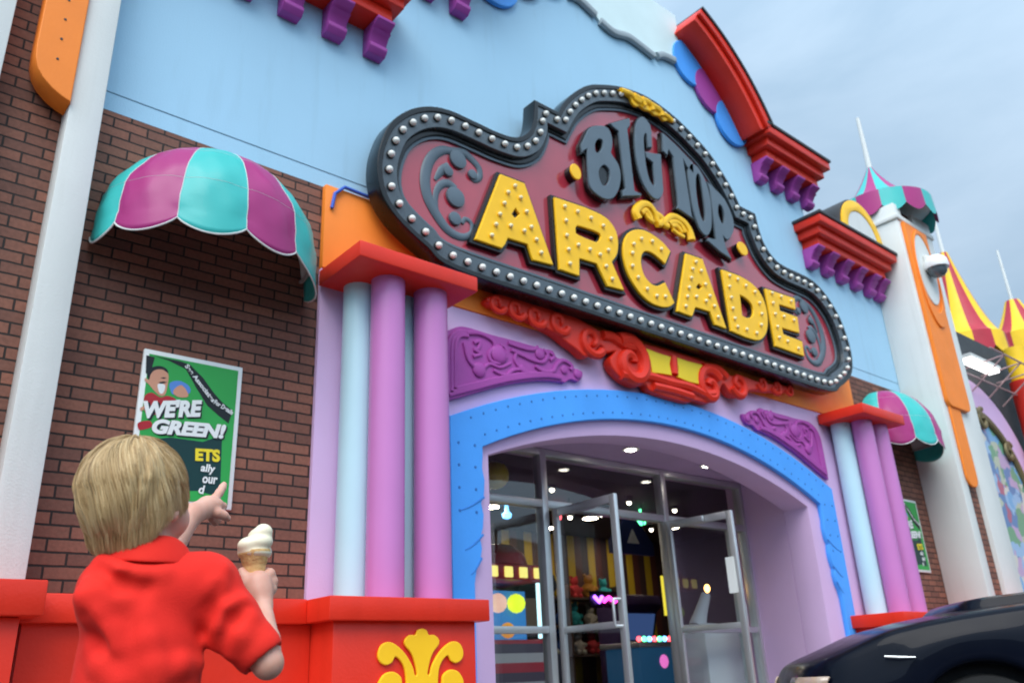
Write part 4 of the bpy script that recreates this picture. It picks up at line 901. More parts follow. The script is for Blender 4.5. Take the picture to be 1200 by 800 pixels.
TYRE = paint('tyre_rubber', (.012, .012, .012), .85, .2, .05); RIM = paint('wheel_rim', (.25, .26, .27), .3, .05, 0, metal=.9)
for s in (WA, WB_):
    for y, sg_ in ((.02, 1), (WD-.02, -1)):
        mb = MB(); mb.lathe([(.19, -.10), (.29, -.10), (.325, -.08), (.335, -.03), (.335, .03), (.325, .08), (.29, .10), (.19, .10)], (0, 0, 0), 40)
        R90 = Matrix.Translation((s, y+sg_*.11, .335)) @ Matrix.Rotation(PI/2, 4, 'X')
        bmesh.ops.transform(mb.bm, matrix=R90, verts=mb.bm.verts); w = cput(mb, 'wheel', TYRE, car)
        mb = MB(); mb.lathe([(.0, -.03), (.05, -.035), (.19, -.01), (.225, -.05), (.225, .09), (0, .09)], (0, 0, 0), 40)
        for k in range(5):
            a = 2*PI*k/5; mb.box(-.02, .02, .04, .2, -.06, -.02); vs = mb.bm.verts[-8:] if False else list(mb.bm.verts)[-8:]
            bmesh.ops.transform(mb.bm, matrix=Matrix.Rotation(a, 4, 'Z'), verts=vs)
        R2 = Matrix.Translation((s, y+sg_*.06, .335)) @ Matrix.Rotation(PI/2 if sg_ > 0 else -PI/2, 4, 'X')
        bmesh.ops.transform(mb.bm, matrix=R2, verts=mb.bm.verts); cput(mb, 'rim', RIM, w)
HLA = paint('headlight_glass', (.42, .30, .22), .12, .1, 0, coat=1)
for sg_ in (1, -1):
    Yv = lambda y: y if sg_ > 0 else WD-y
    mb = MB(); mb.grid([[(s, Yv(y), z) for z, (s, y) in zip((.575, .62, .665, .69), pr)] for pr in (((-.872, .42), (-.868, .42), (-.858, .42), (-.842, .42)), ((-.852, .27), (-.85, .27), (-.84, .27), (-.825, .27)), ((-.80, .17), (-.795, .17), (-.785, .17), (-.77, .17)), ((-.715, .088), (-.71, .088), (-.70, .088), (-.685, .088)))])
    o = cput(mb, 'headlight', HLA, car); o.modifiers.new('t', 'SOLIDIFY').thickness = .012
cput(MB().tube([(-.40, .012, .775), (-.33, .004, .768), (-.25, -.003, .764)], [.006, .008, .004], 8), 'fender_sliver', ALU, car)  # short pale metal sliver on the near fender

# ================================================================== BEYOND THE TOWER: tents and the mural front
nb = thing('neighbour_building', (16.5, .6, 0), 'dark grey shop front right of the tower with a lilac arch round a colourful mural', 'building')
GREYW = paint('dark_grey_wall', (.055, .06, .066), .7, .1, .03)
MB().box(14.101, 26, .35, .6, 0, 6.2).build('wall', GREYW, nb)
ac = (14.95, 2.95)
def sect(r0, r1, n=30): return [(ac[0]+r1*math.cos(PI*k/n), ac[1]+r1*math.sin(PI*k/n)) for k in range(n+1)]+[(ac[0]-r1, .1), (ac[0]-r0, .1)]+[(ac[0]+r0*math.cos(PI-PI*k/n), ac[1]+r0*math.sin(PI-PI*k/n)) for k in range(n+1)]+[(ac[0]+r0, .1), (ac[0]+r1, .1)]
flat('arch_surround', [sect(1.80, 2.30)], .30, .06, LILAC, nb, .006)
MUR = bpy.data.materials.new('mural'); MUR.use_nodes = True; N, L = MUR.node_tree.nodes, MUR.node_tree.links
tc = N.new('ShaderNodeTexCoord'); vo = N.new('ShaderNodeTexVoronoi'); vo.inputs['Scale'].default_value = 4.0; vo.inputs['Randomness'].default_value = 1.0
nm = N.new('ShaderNodeTexNoise'); nm.inputs['Scale'].default_value = 3; nm.inputs['Detail'].default_value = 5; L.new(tc.outputs['Object'], nm.inputs['Vector'])
vm = N.new('ShaderNodeMix'); vm.data_type = 'RGBA'; vm.blend_type = 'LINEAR_LIGHT'; vm.inputs[0].default_value = .35; L.new(tc.outputs['Object'], vm.inputs[6]); L.new(nm.outputs['Color'], vm.inputs[7]); L.new(vm.outputs[2], vo.inputs['Vector'])
hs_ = N.new('ShaderNodeSeparateColor'); L.new(vo.outputs['Color'], hs_.inputs[0]); crm = N.new('ShaderNodeValToRGB'); crm.color_ramp.interpolation = 'CONSTANT'
for i, c in enumerate([(.20, .42, .66), (.48, .54, .42), (.52, .38, .56), (.14, .26, .46), (.64, .62, .56), (.46, .16, .22), (.18, .38, .24), (.32, .50, .70)]):
    e = crm.color_ramp.elements[i] if i < 2 else crm.color_ramp.elements.new(i/8); e.position = i/8; e.color = (*c, 1)
L.new(hs_.outputs[0], crm.inputs[0]); L.new(crm.outputs[0], N['Principled BSDF'].inputs['Base Color']); N['Principled BSDF'].inputs['Roughness'].default_value = .4
flat('mural_panel', [[(ac[0]+1.79*math.cos(PI*k/30), ac[1]+1.79*math.sin(PI*k/30)) for k in range(31)]+[(ac[0]-1.79, .1), (ac[0]+1.79, .1)]], .325, .03, MUR, nb, .002)
GOLD = paint('old_gold', (.20, .16, .08), .5, .15, .03, metal=.3)
gt = MB(); relief(gt, [(ac[0]+1.70*math.cos(t), ac[1]+1.70*math.sin(t)) for t in [PI*k/40 for k in range(41)]]+[(ac[0]-1.7, .1)], .30, .075, .7)
for t in (.75, 1.35): relief(gt, spiral(ac[0]+1.62*math.cos(t), ac[1]+1.62*math.sin(t), .20, 1.2, t), .28, .045, .7)
relief(gt, [(ac[0]+1.7, 2.95), (ac[0]+1.7, .1)], .30, .10, .7)
gt.build('gold_scroll_trim', GOLD, nb)
TR = paint('tent_red', (.44, .03, .05), .45, .08, .02); TY = paint('tent_yellow', (.88, .55, .02), .45, .08, .02)
t1 = thing('striped_tent', (18.26, 1.23, 6.2), 'yellow and red striped tent roof just right of the tall white tower', 'tent', 'striped tent roofs beyond the tower')
tent(t1, (18.26, 1.23), 9.06, 6.95, 6.45, .74, [TY, TR], 12, 1.1, 'tent_roof', top_r=.09, sag=.62)
t2 = thing('striped_tent', (23.25, 1.6, 6.2), 'yellow and red striped tent roof at the right edge with a white pole', 'tent', 'striped tent roofs beyond the tower')
tent(t2, (23.25, 1.6), 9.35, 8.3, 7.75, .80, [TY, TR], 12, 1.5, 'tent_roof', top_r=.17, sag=.62)
MB().box(14.2, 26, .62, 3.2, 6.05, 6.2).build('flat_roof', GREYW, nb)
for (t_, x, y, r, zt) in ((t1, 18.26, 1.23, .62, 6.6), (t2, 23.25, 1.6, .66, 7.95)): MB().lathe([(r, 6.201), (r, zt)], (x, y, 0), 24).build('drum', TY, t_)
po = thing('striped_post', (17.2, -.3, 0), 'thick post painted yellow above and red below at the right edge', 'post')
MB().lathe([(.19, 5.45), (.19, 6.1)], (16.95, 0, 0), 24).build('upper_post', TY, po); MB().lathe([(.24, 0), (.24, 5.45)], (16.95, 0, 0), 24).build('lower_post', paint('post_red', (.6, .03, .02), .4, .06, .02), po)
fl = thing('strip_light', (15.9, -.1, 6), 'bright white strip light under the edge of the striped tent', 'light')
MB().box(14.75, 15.9, .02, .20, 5.43, 5.49).build('tube', emit('strip_glow', (1, .98, .95), 1.8), fl); MB().box(14.70, 15.95, .0, .22, 5.492, 5.55).build('housing', WHITE, fl)
fr_ = MB()
for x in (15.2, 15.9, 16.6, 17.3): fr_.tube([(x, .34, 5.0), (x, -.35, 5.5)], .013, 6); fr_.tube([(x, .34, 5.45), (x, -.35, 5.5)], .013, 6)
fr_.tube([(14.6, -.35, 5.5), (17.4, -.35, 5.5)], .016, 6); fr_.tube([(14.6, .1, 5.18), (17.4, .1, 5.18)], .014, 6)
tag(fr_.build('awning_bracket', paint('pink_steel', (.45, .30, .30), .5, .1, 0)), 'thin metal bracing frame under the striped tent edge', 'bracket')
# ================================================================== THE BOY (bodies grown from a blended distance field)
BD = 1.32
HP = C0+BD*ray(160, 584); hv = HP[:2]-C0[:2]; BD0 = float(np.hypot(*hv)); hv = hv/BD0
EF = np.array([hv[0], hv[1], 0]); ER = np.array([hv[1], -hv[0], 0]); BO = np.array([HP[0], HP[1], 0])
def bl(u, v, f=0.0):      # photograph point -> boy frame (right, forward, up) at depth f from the head plane
    d = ray(u, v); t = (BD0+f)/(d @ EF); q = C0+t*d-BO; return np.array([q @ ER, f, q[2]])
BMAT = Matrix(((ER[0], EF[0], 0, BO[0]), (ER[1], EF[1], 0, BO[1]), (0, 0, 1, 0), (0, 0, 0, 1)))
class Field:
    def __init__(s, lo, hi, h):
        s.lo = np.array(lo, float); s.h = h; s.n = np.ceil((np.array(hi)-s.lo)/h).astype(int)+1
        s.F = np.full(s.n, 0.06, np.float32)
    def _box(s, lo, hi):
        a = np.clip(np.floor((lo-s.lo)/s.h).astype(int), 0, s.n-1); b = np.clip(np.ceil((hi-s.lo)/s.h).astype(int)+1, 1, s.n)
        sl = tuple(slice(i, j) for i, j in zip(a, b))
        g = np.meshgrid(*[s.lo[k]+s.h*np.arange(a[k], b[k], dtype=np.float32) for k in range(3)], indexing='ij', sparse=True)
        return sl, [x.astype(np.float32) for x in g]
    def put(s, lo, hi, fn, k, sub=False):
        m = 0.05+k; sl, g = s._box(np.array(lo)-m, np.array(hi)+m)
        if any(q.stop <= q.start for q in sl): return
        d = fn(*g); A = s.F[sl]
        if sub:
            d = -d; h = np.clip(.5-.5*(A-d)/k, 0, 1); s.F[sl] = A*(1-h)+d*h+k*h*(1-h)
        else:
            h = np.clip(.5+.5*(A-d)/k, 0, 1); s.F[sl] = A*(1-h)+d*h-k*h*(1-h)
    def cone(s, a, b, ra, rb, k=.012, sub=False):
        a = np.array(a, float); b = np.array(b, float); ab = b-a; L2 = ab @ ab; R = max(ra, rb)
        def fn(x, y, z):
            t = np.clip(((x-a[0])*ab[0]+(y-a[1])*ab[1]+(z-a[2])*ab[2])/L2, 0, 1)
            return np.sqrt((x-a[0]-t*ab[0])**2+(y-a[1]-t*ab[1])**2+(z-a[2]-t*ab[2])**2)-(ra+(rb-ra)*t)
        s.put(np.minimum(a, b)-R, np.maximum(a, b)+R, fn, k, sub)
    def chain(s, P, R, k=.012):
        for i in range(len(P)-1): s.cone(P[i], P[i+1], R[i], R[i+1], k)
    def ell(s, c, r, M=None, k=.012, sub=False):
        c = np.array(c, float); r = np.array(r, float); M = np.eye(3) if M is None else np.array(M); R = r.max()
        def fn(x, y, z):
            q = [(x-c[0])*M[i][0]+(y-c[1])*M[i][1]+(z-c[2])*M[i][2] for i in range(3)]
            k0 = np.sqrt(sum((q[i]/r[i])**2 for i in range(3))); k1 = np.sqrt(sum((q[i]/r[i]**2)**2 for i in range(3)))
            return k0*(k0-1)/np.maximum(k1, 1e-6)
        s.put(c-R, c+R, fn, k, sub)
    def mesh(s, name, mat, parent, smooth_it=2):
        F = s.F; n = F.shape; ins = F < 0
        act = np.zeros(tuple(i-1 for i in n), bool); cnt = np.zeros(act.shape, np.int8)
        for dx in (0, 1):
            for dy in (0, 1):
                for dz in (0, 1): cnt += ins[dx:n[0]-1+dx, dy:n[1]-1+dy, dz:n[2]-1+dz]
        act = (cnt > 0) & (cnt < 8); idx = -np.ones(act.shape, np.int64); cells = np.argwhere(act); idx[act] = np.arange(len(cells))
        acc = np.zeros((len(cells), 3)); w = np.zeros(len(cells)); cx, cy, cz = cells.T
        for ax in range(3):
            o = [b for b in range(3) if b != ax]
            for i in (0, 1):
                for j in (0, 1):
                    p = cells.copy(); p[:, o[0]] += i; p[:, o[1]] += j; q = p.copy(); q[:, ax] += 1
                    fa = F[tuple(p.T)]; fb = F[tuple(q.T)]; m = (fa < 0) != (fb < 0)
                    t = fa/np.where(m, fa-fb, 1); pos = p.astype(float); pos[:, ax] += t
                    acc[m] += pos[m]; w[m] += 1
        V = s.lo+s.h*acc/w[:, None]; Q = []
        for ax in range(3):
            o = [b for b in range(3) if b != ax]
            A = ins; sl1 = [slice(None)]*3; sl2 = [slice(None)]*3; sl1[ax] = slice(0, n[ax]-1); sl2[ax] = slice(1, n[ax])
            a = A[tuple(sl1)]; b = A[tuple(sl2)]; e = np.argwhere(a != b); inn = a[tuple(e.T)]
            ok = (e[:, o[0]] > 0) & (e[:, o[1]] > 0) & (e[:, o[0]] < n[o[0]]-1) & (e[:, o[1]] < n[o[1]]-1); e = e[ok]; inn = inn[ok]
            c = []
            for (i, j) in ((0, 0), (1, 0), (1, 1), (0, 1)):
                p = e.copy(); p[:, o[0]] -= i; p[:, o[1]] -= j; c.append(idx[tuple(p.T)])
            c = np.stack(c, 1); flip = inn if ax != 1 else ~inn
            c[flip] = c[flip][:, ::-1]; Q.append(c[:, ::-1])
        Q = np.concatenate(Q)
        me = bpy.data.meshes.new(name); me.vertices.add(len(V)); me.vertices.foreach_set('co', V.astype(np.float32).ravel())
        me.loops.add(Q.size); me.loops.foreach_set('vertex_index', Q.astype(np.int32).ravel()); me.polygons.add(len(Q)); me.polygons.foreach_set('loop_start', np.arange(0, Q.size, 4, dtype=np.int32))
        me.update(); me.validate(); me.transform(BMAT)
        o = finish(name, me, mat, parent, 180)
        if smooth_it:
            md = o.modifiers.new('relax', 'SMOOTH'); md.factor = .5; md.iterations = smooth_it
        return o

SKIN, N, L, B = nodes_of('child_skin')
tc = N.new('ShaderNodeTexCoord'); nn = N.new('ShaderNodeTexNoise'); nn.inputs['Scale'].default_value = 22; nn.inputs['Detail'].default_value = 5; L.new(tc.outputs['Object'], nn.inputs['Vector'])
cr = N.new('ShaderNodeValToRGB'); cr.color_ramp.elements[0].position = .3; cr.color_ramp.elements[1].position = .75; cr.color_ramp.elements[0].color = (.64, .36, .27, 1); cr.color_ramp.elements[1].color = (.58, .28, .20, 1)
L.new(nn.outputs['Fac'], cr.inputs[0]); L.new(cr.outputs[0], B.inputs['Base Color'])
B.inputs['Roughness'].default_value = .5; B.inputs['Subsurface Weight'].default_value = .35; B.inputs['Subsurface Radius'].default_value = (1, .35, .2); B.inputs['Subsurface Scale'].default_value = .006
n5 = N.new('ShaderNodeTexNoise'); n5.inputs['Scale'].default_value = 420; L.new(tc.outputs['Object'], n5.inputs['Vector']); bb = N.new('ShaderNodeBump'); bb.inputs['Strength'].default_value = .25; bb.inputs['Distance'].default_value = .0006; L.new(n5.outputs['Fac'], bb.inputs['Height']); L.new(bb.outputs[0], B.inputs['Normal'])
SHIRT, N, L, B = nodes_of('red_polo_cloth')
tc = N.new('ShaderNodeTexCoord'); B.inputs['Roughness'].default_value = .85; B.inputs['Sheen Weight'].default_value = .10; B.inputs['Sheen Roughness'].default_value = .4; B.inputs['Sheen Tint'].default_value = (1, .35, .25, 1); B.inputs['Specular IOR Level'].default_value = .25
nn = N.new('ShaderNodeTexNoise'); nn.inputs['Scale'].default_value = 9; nn.inputs['Detail'].default_value = 6; L.new(tc.outputs['Object'], nn.inputs['Vector'])
cr = N.new('ShaderNodeValToRGB'); cr.color_ramp.elements[0].position = .3; cr.color_ramp.elements[1].position = .7; cr.color_ramp.elements[0].color = (.70, .018, .012, 1); cr.color_ramp.elements[1].color = (.80, .028, .016, 1); L.new(nn.outputs['Fac'], cr.inputs[0]); L.new(cr.outputs[0], B.inputs['Base Color'])
kn = N.new('ShaderNodeTexVoronoi'); kn.inputs['Scale'].default_value = 480; L.new(tc.outputs['Object'], kn.inputs['Vector']); bb = N.new('ShaderNodeBump'); bb.inputs['Strength'].default_value = .35; bb.inputs['Distance'].default_value = .0008; L.new(kn.outputs['Distance'], bb.inputs['Height'])
n6 = N.new('ShaderNodeTexNoise'); n6.inputs['Scale'].default_value = 8; n6.inputs['Detail'].default_value = 3; n6.inputs['Distortion'].default_value = .8; mp = N.new('ShaderNodeMapping'); mp.inputs['Scale'].default_value = (1, 1, .45); L.new(tc.outputs['Object'], mp.inputs['Vector']); L.new(mp.outputs[0], n6.inputs['Vector'])
b2 = N.new('ShaderNodeBump'); b2.inputs['Strength'].default_value = .35; b2.inputs['Distance'].default_value = .006; L.new(n6.outputs['Fac'], b2.inputs['Height']); L.new(bb.outputs[0], b2.inputs['Normal']); L.new(b2.outputs[0], B.inputs['Normal'])

boy = thing('person', (BO[0], BO[1], .0), 'blond child in a red polo shirt, seen from behind, pointing and holding an ice cream', 'person')
HC = np.array([.000, .004, 1.042])
HY = math.radians(37)                        # head turned to the right of the line of sight
HF = np.array([math.sin(HY), math.cos(HY), .10]); HF /= np.linalg.norm(HF); HR = np.array([math.cos(HY), -math.sin(HY), 0.04]); HR -= HF*(HR @ HF); HR /= np.linalg.norm(HR); HU = np.cross(HR, HF)
HS = .90        # head size
HM = np.array([HR, HF, HU])
hp_ = lambda r, f, u: HC+(HR*r+HF*f+HU*u)*HS
# joints
shR, elR, wrR = bl(243, 690, .0), bl(314, 777, -.030), bl(308, 708, .075)
shL, elL, wrL = np.array([-.012, .035, .900]), np.array([.025, .175, .925]), bl(224, 603, .26)
fd = Field((-.20, -.22, -.01), (.32, .50, 1.17), .0032)
fd.ell((.032, .0, .80), (.078, .062, .11), k=.02); fd.ell((.035, .0, .68), (.076, .062, .12), k=.02); fd.ell((.035, .0, .57), (.085, .07, .08), k=.02)
fd.cone((.09, .0, .90), shR, .038, .036, .02); fd.cone((.03, .01, .90), shL, .040, .036, .02); fd.cone((.0, .0, .89), (.09, .0, .895), .040, .040, .02)
fd.chain([(.03, .0, .90), (.022, .006, .96), HC+np.array([.0, .0, -.04])], [.040, .032, .034], .015)
for sx in (-1, 1):     # legs
    hx = .035+sx*.05; fd.chain([(hx, 0, .55), (hx+.005*sx, .012, .30), (hx+.006*sx, -.008, .08)], [.062, .043, .030], .02); fd.chain([(hx+.006*sx, -.012, .045), (hx+.012*sx, .085, .030)], [.034, .026], .02)
# head
fd.ell(hp_(0, -.006, .012), HS*np.array([.073, .089, .080]), HM, .02); fd.ell(hp_(0, .042, -.040), HS*np.array([.050, .040, .055]), HM, .02); fd.ell(hp_(0, .050, -.082), HS*np.array([.026, .024, .018]), HM, .02)
for sx in (-1, 1):
    fd.ell(hp_(sx*.036, .055, -.040), HS*np.array([.027, .024, .028]), HM, .02); fd.ell(hp_(sx*.030, .078, .000), HS*np.array([.014, .010, .010]), HM, .006, True); fd.ell(hp_(sx*.030, .070, .000), HS*np.array([.0125, .0125, .0125]), HM, .004)
    # ear: shell with a hollow and a lobe
    ec = hp_(sx*.072, -.004, -.022); EM = np.array([HR*sx*.92-HF*.38, HF*.92+HR*sx*.38, HU])
    fd.ell(ec, HS*np.array([.0085, .0165, .026]), EM, .006); fd.ell(ec+(HR*sx*.009+HF*.003+HU*.003)*HS, HS*np.array([.006, .0095, .016]), EM, .004, True); fd.ell(ec+(HF*.003-HU*.021)*HS, HS*np.array([.006, .008, .009]), EM, .006)
fd.chain([hp_(0, .084, .004), hp_(0, .098, -.022)], [.006, .009], .010); fd.ell(hp_(0, .089, -.049), HS*np.array([.018, .006, .0045]), HM, .006); fd.ell(hp_(0, .087, -.056), HS*np.array([.015, .007, .005]), HM, .006)
# right arm with the cone hand
fd.chain([shR, (shR+elR)/2, elR, elR+(wrR-elR)*.35, wrR], [.034, .028, .0222, .0212, .0140], .008)
hR = bl(303, 688, .088); u_ = (hR-wrR)/np.linalg.norm(hR-wrR)
CONE_B, CONE_T = bl(298.5, 668, .105), bl(298, 648, .105)
fd.chain([wrR, wrR*.4+hR*.6, hR+u_*.006], [.0148, .0185, .021], .010); fd.ell(hR, (.021, .020, .026), None, .010)
knu = [bl(316, 672, .098), bl(319, 681, .100), bl(318, 690, .098), bl(314, 698, .094)]
tips = [(bl(313, 671, .126), bl(297, 676, .136), bl(287, 681, .122)), (bl(315, 681, .130), bl(298, 686, .139), bl(286, 690, .122)), (bl(314, 690, .126), bl(299, 695, .134), bl(288, 697, .118)), (bl(311, 698, .118), bl(300, 702, .124), bl(291, 703, .112))]
for kq, tp, r in zip(knu, tips, (.0088, .0090, .0085, .0075)): fd.chain([hR*.55+kq*.45, kq, *tp], [r*1.1, r*1.08, r, r*.95, r*.85], .0035)
fd.chain([hR+bl(296, 690, .088)-bl(303, 688, .088), bl(291, 684, .090), bl(287, 676, .098), bl(284, 669, .104)], [.013, .011, .0095, .0078], .005)
# left arm stretched out, index finger pointing
fd.chain([shL, (shL+elL)/2, elL, elL+(wrL-elL)*.4, wrL], [.040, .033, .0285, .029, .0195], .016)
pL = bl(243, 594, .30); fd.chain([wrL, pL], [.0195, .021], .012); fd.ell(bl(247, 592, .31), (.026, .024, .017), None, .010)
F0 = bl(252, 584, .325)
fd.chain([pL, F0, bl(257, 577, .345), bl(260.5, 571.5, .358), bl(262.5, 567.5, .368)], [.012, .0092, .0084, .0076, .0066], .005)     # index
fd.chain([pL, bl(255, 591, .335), bl(261, 593, .350), bl(258, 600, .350), bl(252, 600, .335)], [.012, .0092, .0085, .008, .007], .004)
fd.chain([pL, bl(254, 597, .328), bl(259, 601, .342), bl(255, 606, .342), bl(250, 604, .326)], [.012, .009, .0082, .0076, .007], .004)
fd.chain([pL, bl(250, 602, .320), bl(255, 608, .330), bl(252, 612, .330), bl(247, 608, .318)], [.011, .0085, .0075, .007, .0065], .004)
fd.chain([bl(246, 598, .295), bl(255, 601, .292), bl(262, 603.5, .296), bl(267, 607, .302)], [.0115, .0095, .0085, .0068], .005)     # thumb
body_o = fd.mesh('body', SKIN, boy)

# ---- red polo shirt
fs = Field((-.22, -.24, .40), (.32, .36, 1.02), .0034)
fs.ell((.032, .0, .80), (.088, .078, .125), k=.03); fs.ell((.030, .0, .68), (.090, .078, .16), k=.03); fs.ell((.034, .0, .52), (.100, .088, .10), k=.04)
fs.cone((.09, -.002, .900), shR+np.array([.0, 0, .006]), .048, .047, .03); fs.cone((.03, .0, .902), shL+np.array([-.004, -.025, .004]), .050, .047, .03); fs.cone((.0, -.004, .893), (.09, -.004, .899), .052, .052, .03)
fs.ell((-.020, -.025, .888), (.040, .045, .05), None, .03)
aR = (elR-shR); aR /= np.linalg.norm(aR); hemR = shR+(elR-shR)*.83
fs.chain([shR+np.array([.002, -.002, 0]), shR+(elR-shR)*.40, hemR], [.046, .040, .0365], .014)
fs.cone(hemR-aR*.014, hemR-aR*.002, .0382, .0382, .003)
fs.cone(hemR+aR*.048, hemR+aR*.10, .044, .050, .003, True); fs.ell(hemR+aR*.034, (.0315, .0315, .0315), None, .003, True)
aL = (elL-shL)/np.linalg.norm(elL-shL); fs.chain([shL, shL+(elL-shL)*.8], [.052, .056], .022); fs.ell(shL+(elL-shL)*1.05, (.050, .050, .050), None, .004, True)
# neck hole and collar
nk = np.array([.024, .010, .955])
fs.ell((.022, .018, 1.00), (.0425, .0425, .060), None, .010, True)
# folds: ridges and valleys running the way the cloth pulls
def fold(P, r, depth, sub=False, k=.020):
    P = [np.array(p, float) for p in P]; n = len(P)
    for i in range(n-1): fs.cone(P[i], P[i+1], r*(.55+.45*math.sin(PI*(i+.2)/n)), r*(.55+.45*math.sin(PI*(i+1)/n)), k, sub)
def bsurf(u, v): # back of the shirt under a photo point, from the ellipsoid stack
    for f in np.linspace(-.16, .08, 121):
        p = bl(u, v, f); ii = np.round((p-fs.lo)/fs.h).astype(int)
        if np.all(ii >= 0) and np.all(ii < fs.n) and fs.F[tuple(ii)] < 0: return p
    return bl(u, v, -.06)
for pts, r, sub in (([(104, 684), (101, 697), (102, 712)], .010, False),
        ([(118, 655), (140, 672), (165, 676), (190, 672)], .008, False), ([(115, 665), (140, 684), (170, 688)], .006, True),
        ([(98, 700), (110, 722), (128, 742), (135, 760)], .012, False), ([(96, 725), (112, 755), (125, 780)], .008, True),
        ([(262, 668), (252, 690), (246, 720), (244, 745)], .010, False), ([(256, 690), (247, 715), (240, 740)], .006, True),
        ([(232, 778), (210, 780), (190, 790)], .010, False),
        ([(170, 720), (174, 750), (180, 780), (182, 800)], .010, False), ([(110, 760), (122, 780), (140, 800)], .011, False),
        ([(284, 705), (270, 715), (262, 735), (258, 755)], .010, False), ([(286, 712), (276, 725), (268, 745)], .007, True), ([(295, 725), (282, 745), (272, 765)], .008, False)):
    S_ = [bsurf(*p) for p in pts]
    off = np.array([0, -.001 if sub else .0045, 0])
    fold([p+off for p in S_], r, 0, sub)
ns_ = fs.F.shape
gx, gy, gz = [fs.lo[k]+fs.h*np.arange(ns_[k]) for k in range(3)]
fs.F += (.0005*np.sin(gx[:, None, None]*55+2*np.sin(gz[None, None, :]*17)+gy[None, :, None]*20)*np.sin(gz[None, None, :]*31+gx[:, None, None]*26)).astype(np.float32)
shirt = fs.mesh('polo_shirt', SHIRT, boy, 9)
# collar: a folded band round the neck
mb = MB(); rows = []
for j, (dr, dz) in enumerate(((.000, -.010), (.001, .012), (.004, .020), (.009, .018), (.014, .004), (.019, -.012), (.022, -.024), (.019, -.026), (.012, -.012))):
    row = []
    for k in range(49):
        a = 2*PI*k/48; back = .5-.5*math.sin(a)       # 1 at the back of the neck
        rx, ry = .050+dr*1.15, .046+dr*(1.0+.3*back); zz = .948+dz*(.75+.25*back)+.012*back-.012*(1-back)-.10*(.03)*math.cos(a)
        row.append((.026+rx*math.cos(a), .012+ry*math.sin(a), zz+.0015*math.sin(5*a)))
    rows.append(row)
mb.grid(rows); co_ = mb.build('collar', SHIRT, None, smooth=180); co_.data.transform(BMAT); co_.parent = shirt; co_.matrix_parent_inverse = parent_world(shirt).inverted()
co_.modifiers.new('sub', 'SUBSURF').render_levels = 2
# shorts and shoes (below the picture's edge)
fsh = Field((-.14, -.16, .28), (.22, .16, .60), .006)
fsh.ell((.036, 0, .53), (.104, .086, .07), k=.03)
for sx in (-1, 1): fsh.cone((.035+sx*.05, 0, .50), (.035+sx*.058, .006, .335), .074, .070, .02)
fsh.mesh('shorts', paint('navy_cotton', (.02, .03, .07), .9, .1, .05), boy)
for sx in (-1, 1):
    fsx = Field((.035+sx*.06-.06, -.08, -.005), (.035+sx*.06+.07, .16, .11), .005); fsx.chain([(.035+sx*.056, -.018, .04), (.035+sx*.06, .03, .042), (.035+sx*.064, .095, .028)], [.040, .042, .034], .02)
    fsx.cone((.035+sx*.056, -.02, -.04), (.035+sx*.06, .1, -.04), .042, .042, .004, True); fsx.mesh('shoe', paint('shoe_white', (.6, .6, .58), .6, .1, .03), boy)

# ---- hair: a soft cap plus combed locks
HAIRM, N, L, B = nodes_of('blond_hair')
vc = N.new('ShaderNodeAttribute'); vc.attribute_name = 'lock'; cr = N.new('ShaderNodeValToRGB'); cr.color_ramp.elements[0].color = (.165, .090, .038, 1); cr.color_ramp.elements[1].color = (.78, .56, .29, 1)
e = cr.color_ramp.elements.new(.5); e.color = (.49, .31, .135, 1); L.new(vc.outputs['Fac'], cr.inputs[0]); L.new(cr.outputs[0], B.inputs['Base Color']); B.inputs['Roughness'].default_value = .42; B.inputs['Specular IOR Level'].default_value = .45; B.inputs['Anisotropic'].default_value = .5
hcap = np.array([.081, .094, .087]); hcap_low = np.array([.080, .092, .112])
def hairline(az):          # lowest height (head frame) of the hair by azimuth: 0 = face, pi = nape
    a = abs((az+PI) % (2*PI)-PI)
    return float(np.interp(a, [0, .55, .95, 1.25, 1.55, 1.85, 2.2, 2.7, PI], [.030, .026, .012, -.008, -.006, -.034, -.066, -.080, -.082]))
fh = Field(HC-.125, HC+.125, .003)
q0 = HC-fh.lo
gx, gy, gz = np.meshgrid(*[fh.lo[k]+fh.h*np.arange(fh.n[k]) for k in range(3)], indexing='ij')
D = np.stack([gx-HC[0], gy-HC[1], gz-HC[2]], -1); lr, lf_, lu = D @ HR, D @ HF, D @ HU
az = np.abs(np.arctan2(lr, lf_)); hl = np.interp(az, [0, .55, .95, 1.25, 1.55, 1.85, 2.2, 2.7, PI], [.034, .030, .014, -.002, .002, -.026, -.054, -.066, -.068])
lr, lf_, lu = lr/HS, lf_/HS, lu/HS; vz = lu-.014; kq_ = np.sqrt((lr/.0795)**2+((lf_+.010)/.0925)**2+(vz/np.where(vz > 0, .0855, .114))**2)
fh.F = np.maximum(((kq_-1)*.085).astype(np.float32), (hl-lu).astype(np.float32)*.8)
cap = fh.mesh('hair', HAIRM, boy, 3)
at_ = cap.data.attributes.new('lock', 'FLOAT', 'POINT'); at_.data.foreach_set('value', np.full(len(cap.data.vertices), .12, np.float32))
W = np.array([.20, -.16, .80]); W /= np.linalg.norm(W)      # whorl, head frame (right, front, up)
u1 = np.cross(W, [0, 1, 0]); u1 /= np.linalg.norm(u1); u2 = np.cross(W, u1)
hc_l = np.array([0, -.010, .014])
verts, faces, lock = [], [], []
NS = 14000; clump = RNG.uniform(0, 2*PI, 1400)
